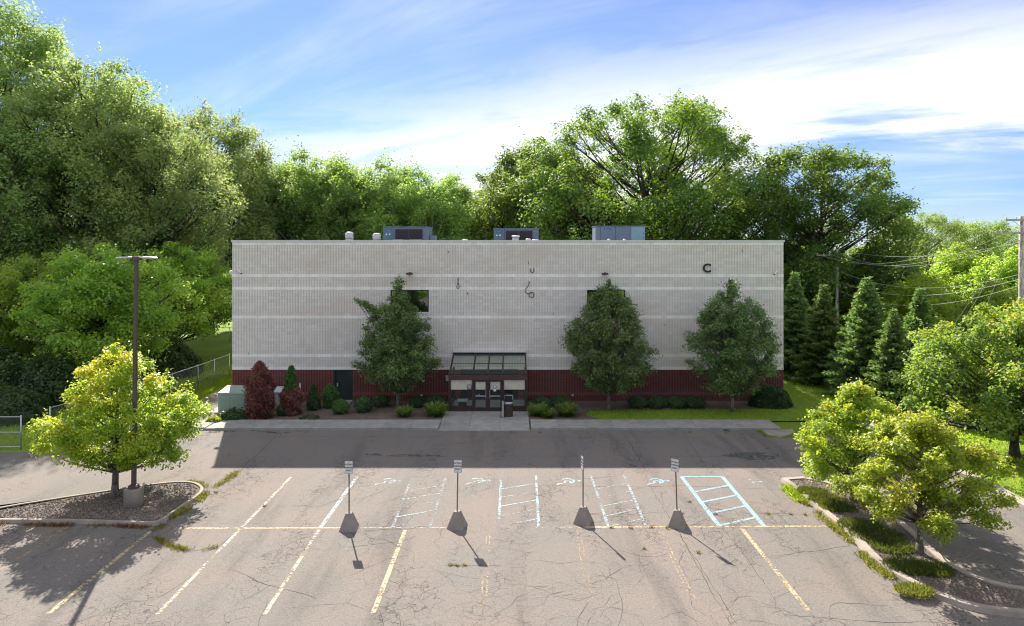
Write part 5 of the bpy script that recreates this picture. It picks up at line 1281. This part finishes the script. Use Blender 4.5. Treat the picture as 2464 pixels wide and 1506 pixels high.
shrub('woodland_shrub','dark undergrowth at the far left edge above the gate',-70,960,4.0,1.9,14000,.22,'leaf_dark','mound',38,ry=3,lump=.15)
def lily(px, py, r, n, label, seed):
    X, Y = G(px,py); rng = np.random.default_rng(seed)
    a = rng.uniform(0,6.283,n); rr = r*.25*np.sqrt(rng.uniform(0,1,n))
    P0 = np.stack([np.cos(a)*rr, np.sin(a)*rr, np.zeros(n)], -1); ln = rng.uniform(.6,1.1,n)*r*1.1
    out = np.stack([np.cos(a), np.sin(a), np.zeros(n)], -1)
    P1 = P0 + out*(ln*.5)[:,None] + np.array([0,0,1])*(ln*rng.uniform(.35,.9,n))[:,None]
    D0 = P1-P0; D1 = out*.9+np.array([0,0,-.25])+rng.normal(0,.15,(n,3))
    P = np.vstack([P0,P1]); D = norm(np.vstack([D0,D1])); Ls = np.concatenate([np.linalg.norm(D0,axis=1)*1.05, ln*.55])
    N = norm(np.vstack([out,out])*-.4+np.array([0,0,.8])+rng.normal(0,.2,(2*n,3)))
    rnd = np.tile(rng.uniform(0,1,n),2)
    t = thing('daylily_clump', label, 'plant', (X,Y,.05), 0, 'grassy clumps in the front bed')
    link('foliage', leaf_cloud('daylily', P, N, D, Ls, np.full(2*n,.045), rnd, 'lily'), t)
    for k in range(2): link('stalk', MB().tube([(0.03*k,0,0),(.08-.2*k,.02,.62)],.008,3).mesh('stalk','leaf_arb' if False else 'weed'), t)
lily(973,1004,.48,420,'grassy clump at the foot of the left tree',1); lily(1048,1003,.62,620,'grassy clump left of the entrance pad',2)
lily(1295,1002,.55,520,'grassy clump immediately right of the entrance pad',3); lily(1318,1007,.42,360,'small grassy clump squeezed between two bigger ones right of the entrance',4); lily(1363,1003,.62,620,'grassy clump at the edge of the front lawn',5)
lily(640,1008,.5,260,'grassy clump between the two brown arborvitae',6)

# ------------------------------------------------------------------ grass, weeds
def scatter_grass(name, poly, n, seed, hgt, wid, lab=None, mat='blade', z=0.0, box=None, near=None):
    rng = np.random.default_rng(seed)
    xs_ = [p[0] for p in poly]; ys_ = [p[1] for p in poly]
    box = box or (min(xs_),max(xs_),min(ys_),max(ys_))
    P = np.stack([rng.uniform(box[0],box[1],n), rng.uniform(box[2],box[3],n), np.full(n,z)], -1)
    P = P[inside_np(P, poly)]; n = len(P)
    pat = np.sin(P[:,0]*1.7+seed)*np.cos(P[:,1]*1.3)*.5+.5
    me = blade_cloud(name, P, hgt*rng.uniform(.5,1.3,n), np.full(n,wid), .5, rng, mat, rnd=np.clip(.6*rng.uniform(0,1,n)+.4*pat,0,1))
    return link(name, me, None, lab, 'grass', None, 'stuff')
scatter_grass('grass', [(19.7,20),(45,20),(45,37.2),(15.2,37.2),(15.2,36.4),(17.7,34.5),(19.3,32.3),(19.9,28.5)], 60000, 1, .10, .034, 'mown sunlit grass right of the lot')
scatter_grass('grass', [(5.2,39.2),(46,39.2),(46,70),(17.8,70),(17.7,42.4),(4.6,41.7),(4.3,40.6)], 60000, 2, .11, .045, 'mown grass around the right end of the building', z=.04)
scatter_grass('grass', [(-21.2,37),(-20.3,40.6),(-20.9,43.3),(-21.2,49.9),(-21.3,60),(-60,75),(-60,34),(-24,33.9)], 40000, 3, .16, .06, 'rough grass left of the building and behind the fence')
scatter_grass('grass', [(-20.9,40.8),(-20.6,43.3),(-21,50),(-21,53),(-23.2,53),(-23.2,40)], 16000, 9, .3, .05, 'taller grass verge along the chain-link fence')
scatter_grass('grass', [G(1808,1033),G(1826,1033),G(1850,1052),G(1925,1054),G(1990,1050),G(1990,1033),G(1925,1034),G(1910,1044),G(1880,1053),G(1845,1049)], 5000, 4, .10, .03, 'ragged grass growing over the broken paving', z=.0)
# strips of weeds along kerbs and cracks
def weeds_along(name, pts, w, n, seed, hgt, mat, lab, z=0.0, cat='weeds'):
    rng = np.random.default_rng(seed); P = [Vector(p) for p in pts]; seg = [(a,c,(c-a).length) for a,c in zip(P,P[1:])]; T = sum(s[2] for s in seg); out = []
    for i in range(n):
        u = rng.uniform(0,T)
        clump = math.sin(u*2.1+seed)+math.sin(u*5.3+seed*2)*.6
        if rng.uniform(-1.1,1.3) > clump: continue
        for a,c,l in seg:
            if u <= l: p = a+(c-a)*(u/l); break
            u -= l
        d = (c-a)/max(l,1e-6); s = rng.normal(0,w); out.append((p.x-d.y*s, p.y+d.x*s, z))
    Q = np.array(out); n = len(Q)
    me = blade_cloud(name, Q, hgt*rng.uniform(.4,1.4,n), hgt*.16*rng.uniform(.6,1.4,n)+.004, .9, rng, mat)
    link(name, me, None, lab, cat, None, 'stuff')
GP = lambda L_: [Vector((*G(*p),)) for p in L_]
weeds_along('weeds', GP([(450,1160),(480,1163),(500,1180),(540,1160),(575,1132)]), .09, 1500, 1, .13, 'weed', 'straggling weeds round the tip of the left island')
weeds_along('weeds', GP([(495,1186),(470,1210),(440,1232),(405,1248)]), .10, 2200, 2, .16, 'weed', 'green weeds along the kerb of the left island')
weeds_along('weeds', GP([(395,1262),(375,1275),(368,1290),(400,1311),(440,1322),(475,1327),(523,1316)]), .06, 1800, 3, .12, 'weed', 'weeds growing along the crack below the left island')
weeds_along('weeds', GP([(0,1262),(120,1265),(250,1266),(360,1270)]), .07, 2200, 4, .12, 'reddish', 'reddish weeds in the gutter of the left island')
weeds_along('weeds', GP([(1888,1168),(1930,1204),(1970,1240),(2005,1266),(2040,1297),(2100,1360),(2150,1395)]), .10, 4200, 5, .17, 'weed', 'weeds along the kerb of the right island')
weeds_along('weeds', GP([(1885,1172),(1905,1180),(1935,1210)]), .14, 1600, 6, .2, 'blade', 'green grass tuft at the tip of the right island')
weeds_along('weeds', GP([(500,1041),(600,1036),(668,1043),(700,1041)]), .05, 500, 7, .10, 'leaf_dark', 'dark weeds in the gutter of the sidewalk on the left')
weeds_along('weeds', GP([(1740,1036),(1755,1036)]), .12, 160, 8, .1, 'leaf_dark', 'dark weeds in the gutter of the sidewalk on the right')
rg2 = random.Random(5)
TL = ['in the open bay right of the edge-on sign','at the left foot of the turned-away sign','right of the turned-away sign near the cross crack','in the cross crack inside the brightest hatched aisle','left end of the row of three in the short cross crack','middle of the row of three in the short cross crack','right end of the row of three in the short cross crack','on the long cream line left of the white one','in the faint fourth hatched aisle','on the yellow cross line left of the fourth hatched aisle','on the yellow cross line just right of the edge-on sign','on the yellow cross line between edge-on sign and fourth aisle','in the cross crack just right of the bright hatched aisle','midway along the cross crack towards the right island','at the right end of the cross crack by the island kerb','beside the tip of the left island','on the faded double line right of the turned-away sign','in the shaded strip before the entrance','at the sidewalk edge in the shade, towards the right','at the sidewalk edge in the shade, near the right tree','on the gravel edge of the left island']
for k, (x, y) in enumerate(((1550,1322),(1640,1236),(1659,1209),(1721,1237),(1084,1360),(1100,1361),(1118,1361),(636,1218),(1607,1272),(1567,1269),(1470,1270),(1518,1271),(1850,1237),(1900,1237),(1938,1239),(520,1185),(1680,1330),(1300,1041),(1745,1042),(1660,1041),(380,1225))):
    X, Y = G(x,y); rng = np.random.default_rng(k+50); n = 26
    P = np.stack([rng.normal(0,.035,n), rng.normal(0,.02,n), np.zeros(n)], -1)
    t = thing('weed_tuft', 'small weed tuft '+TL[k], 'weed', (X,Y,.0), 0, 'weed tufts in the cracks of the lot')
    link('foliage', blade_cloud('weed_tuft', P, .10*rng.uniform(.5,1.3,n), np.full(n,.022), 1.1, rng, 'weed'), t)
# ornamental grasses in the right island
def grass_mound(px, py, r, h_, n, seed, label, mat='ograss'):
    X, Y = G(px,py); rng = np.random.default_rng(seed); a = rng.uniform(0,6.283,n); rr = r*np.sqrt(rng.uniform(0,1,n))
    P = np.stack([np.cos(a)*rr, np.sin(a)*rr*.75, np.zeros(n)], -1)
    t = thing('grass_clump', label, 'plant', (X,Y,.09), 0, 'grass clumps in the right island')
    D = norm(np.stack([np.cos(a)*.6*rr/r, np.sin(a)*.6*rr/r, np.ones(n)], -1)+rng.normal(0,.35,(n,3)))
    link('foliage', blade_cloud('grass_clump', P, h_*rng.uniform(.5,1.2,n), np.full(n,.03), .5, rng, mat, rnd=np.clip(rng.normal(.35,.25,n),0,1), base=D), t)
for k, (px, py, r, lb) in enumerate(((1955,1190,.45,'grass clump nearest the tip of the right island'),(1990,1210,.55,'second grass clump from the tip of the right island'),(2015,1228,.5,'third grass clump from the tip of the right island'),(2070,1272,.6,'shaded grass clump halfway along the right island'),(2110,1295,.7,'wide shaded grass clump left of the near young tree'),(2150,1325,.55,'shaded grass clump at the left foot of the near young tree'),(2190,1372,.6,'grass clump in front of the near young tree'),(2240,1380,.5,'grass clump right of the near young tree trunk'),(2200,1432,.4,'small grass clump outside the kerb of the right island'))):
    grass_mound(px, py, r*1.25, .17, 1100, 80+k, lb, 'ograss' if k != 8 else 'weed')
# leaf litter specks in the beds
lf = MB(); rr_ = random.Random(9)
for k in range(2600):
    x, y = (rr_.uniform(-17.5,-4.3), rr_.uniform(39.2,44.1)) if rr_.random() < .7 else (rr_.uniform(1,4.5), rr_.uniform(39.2,44.1))
    a = rr_.uniform(0,6.28); s = rr_.uniform(.03,.07); z = .07+rr_.uniform(0,.02)
    lf.quad((x,y,z),(x+s*math.cos(a),y+s*math.sin(a),z+.01),(x+s*math.cos(a)-s*.5*math.sin(a),y+s*math.sin(a)+s*.5*math.cos(a),z+.02),(x-s*.5*math.sin(a),y+s*.5*math.cos(a),z+.005))
link('mulch_chips', lf.mesh('mulch_chips','stone'), None, 'pale chips scattered over the mulch in the front beds', 'mulch', None, 'stuff')
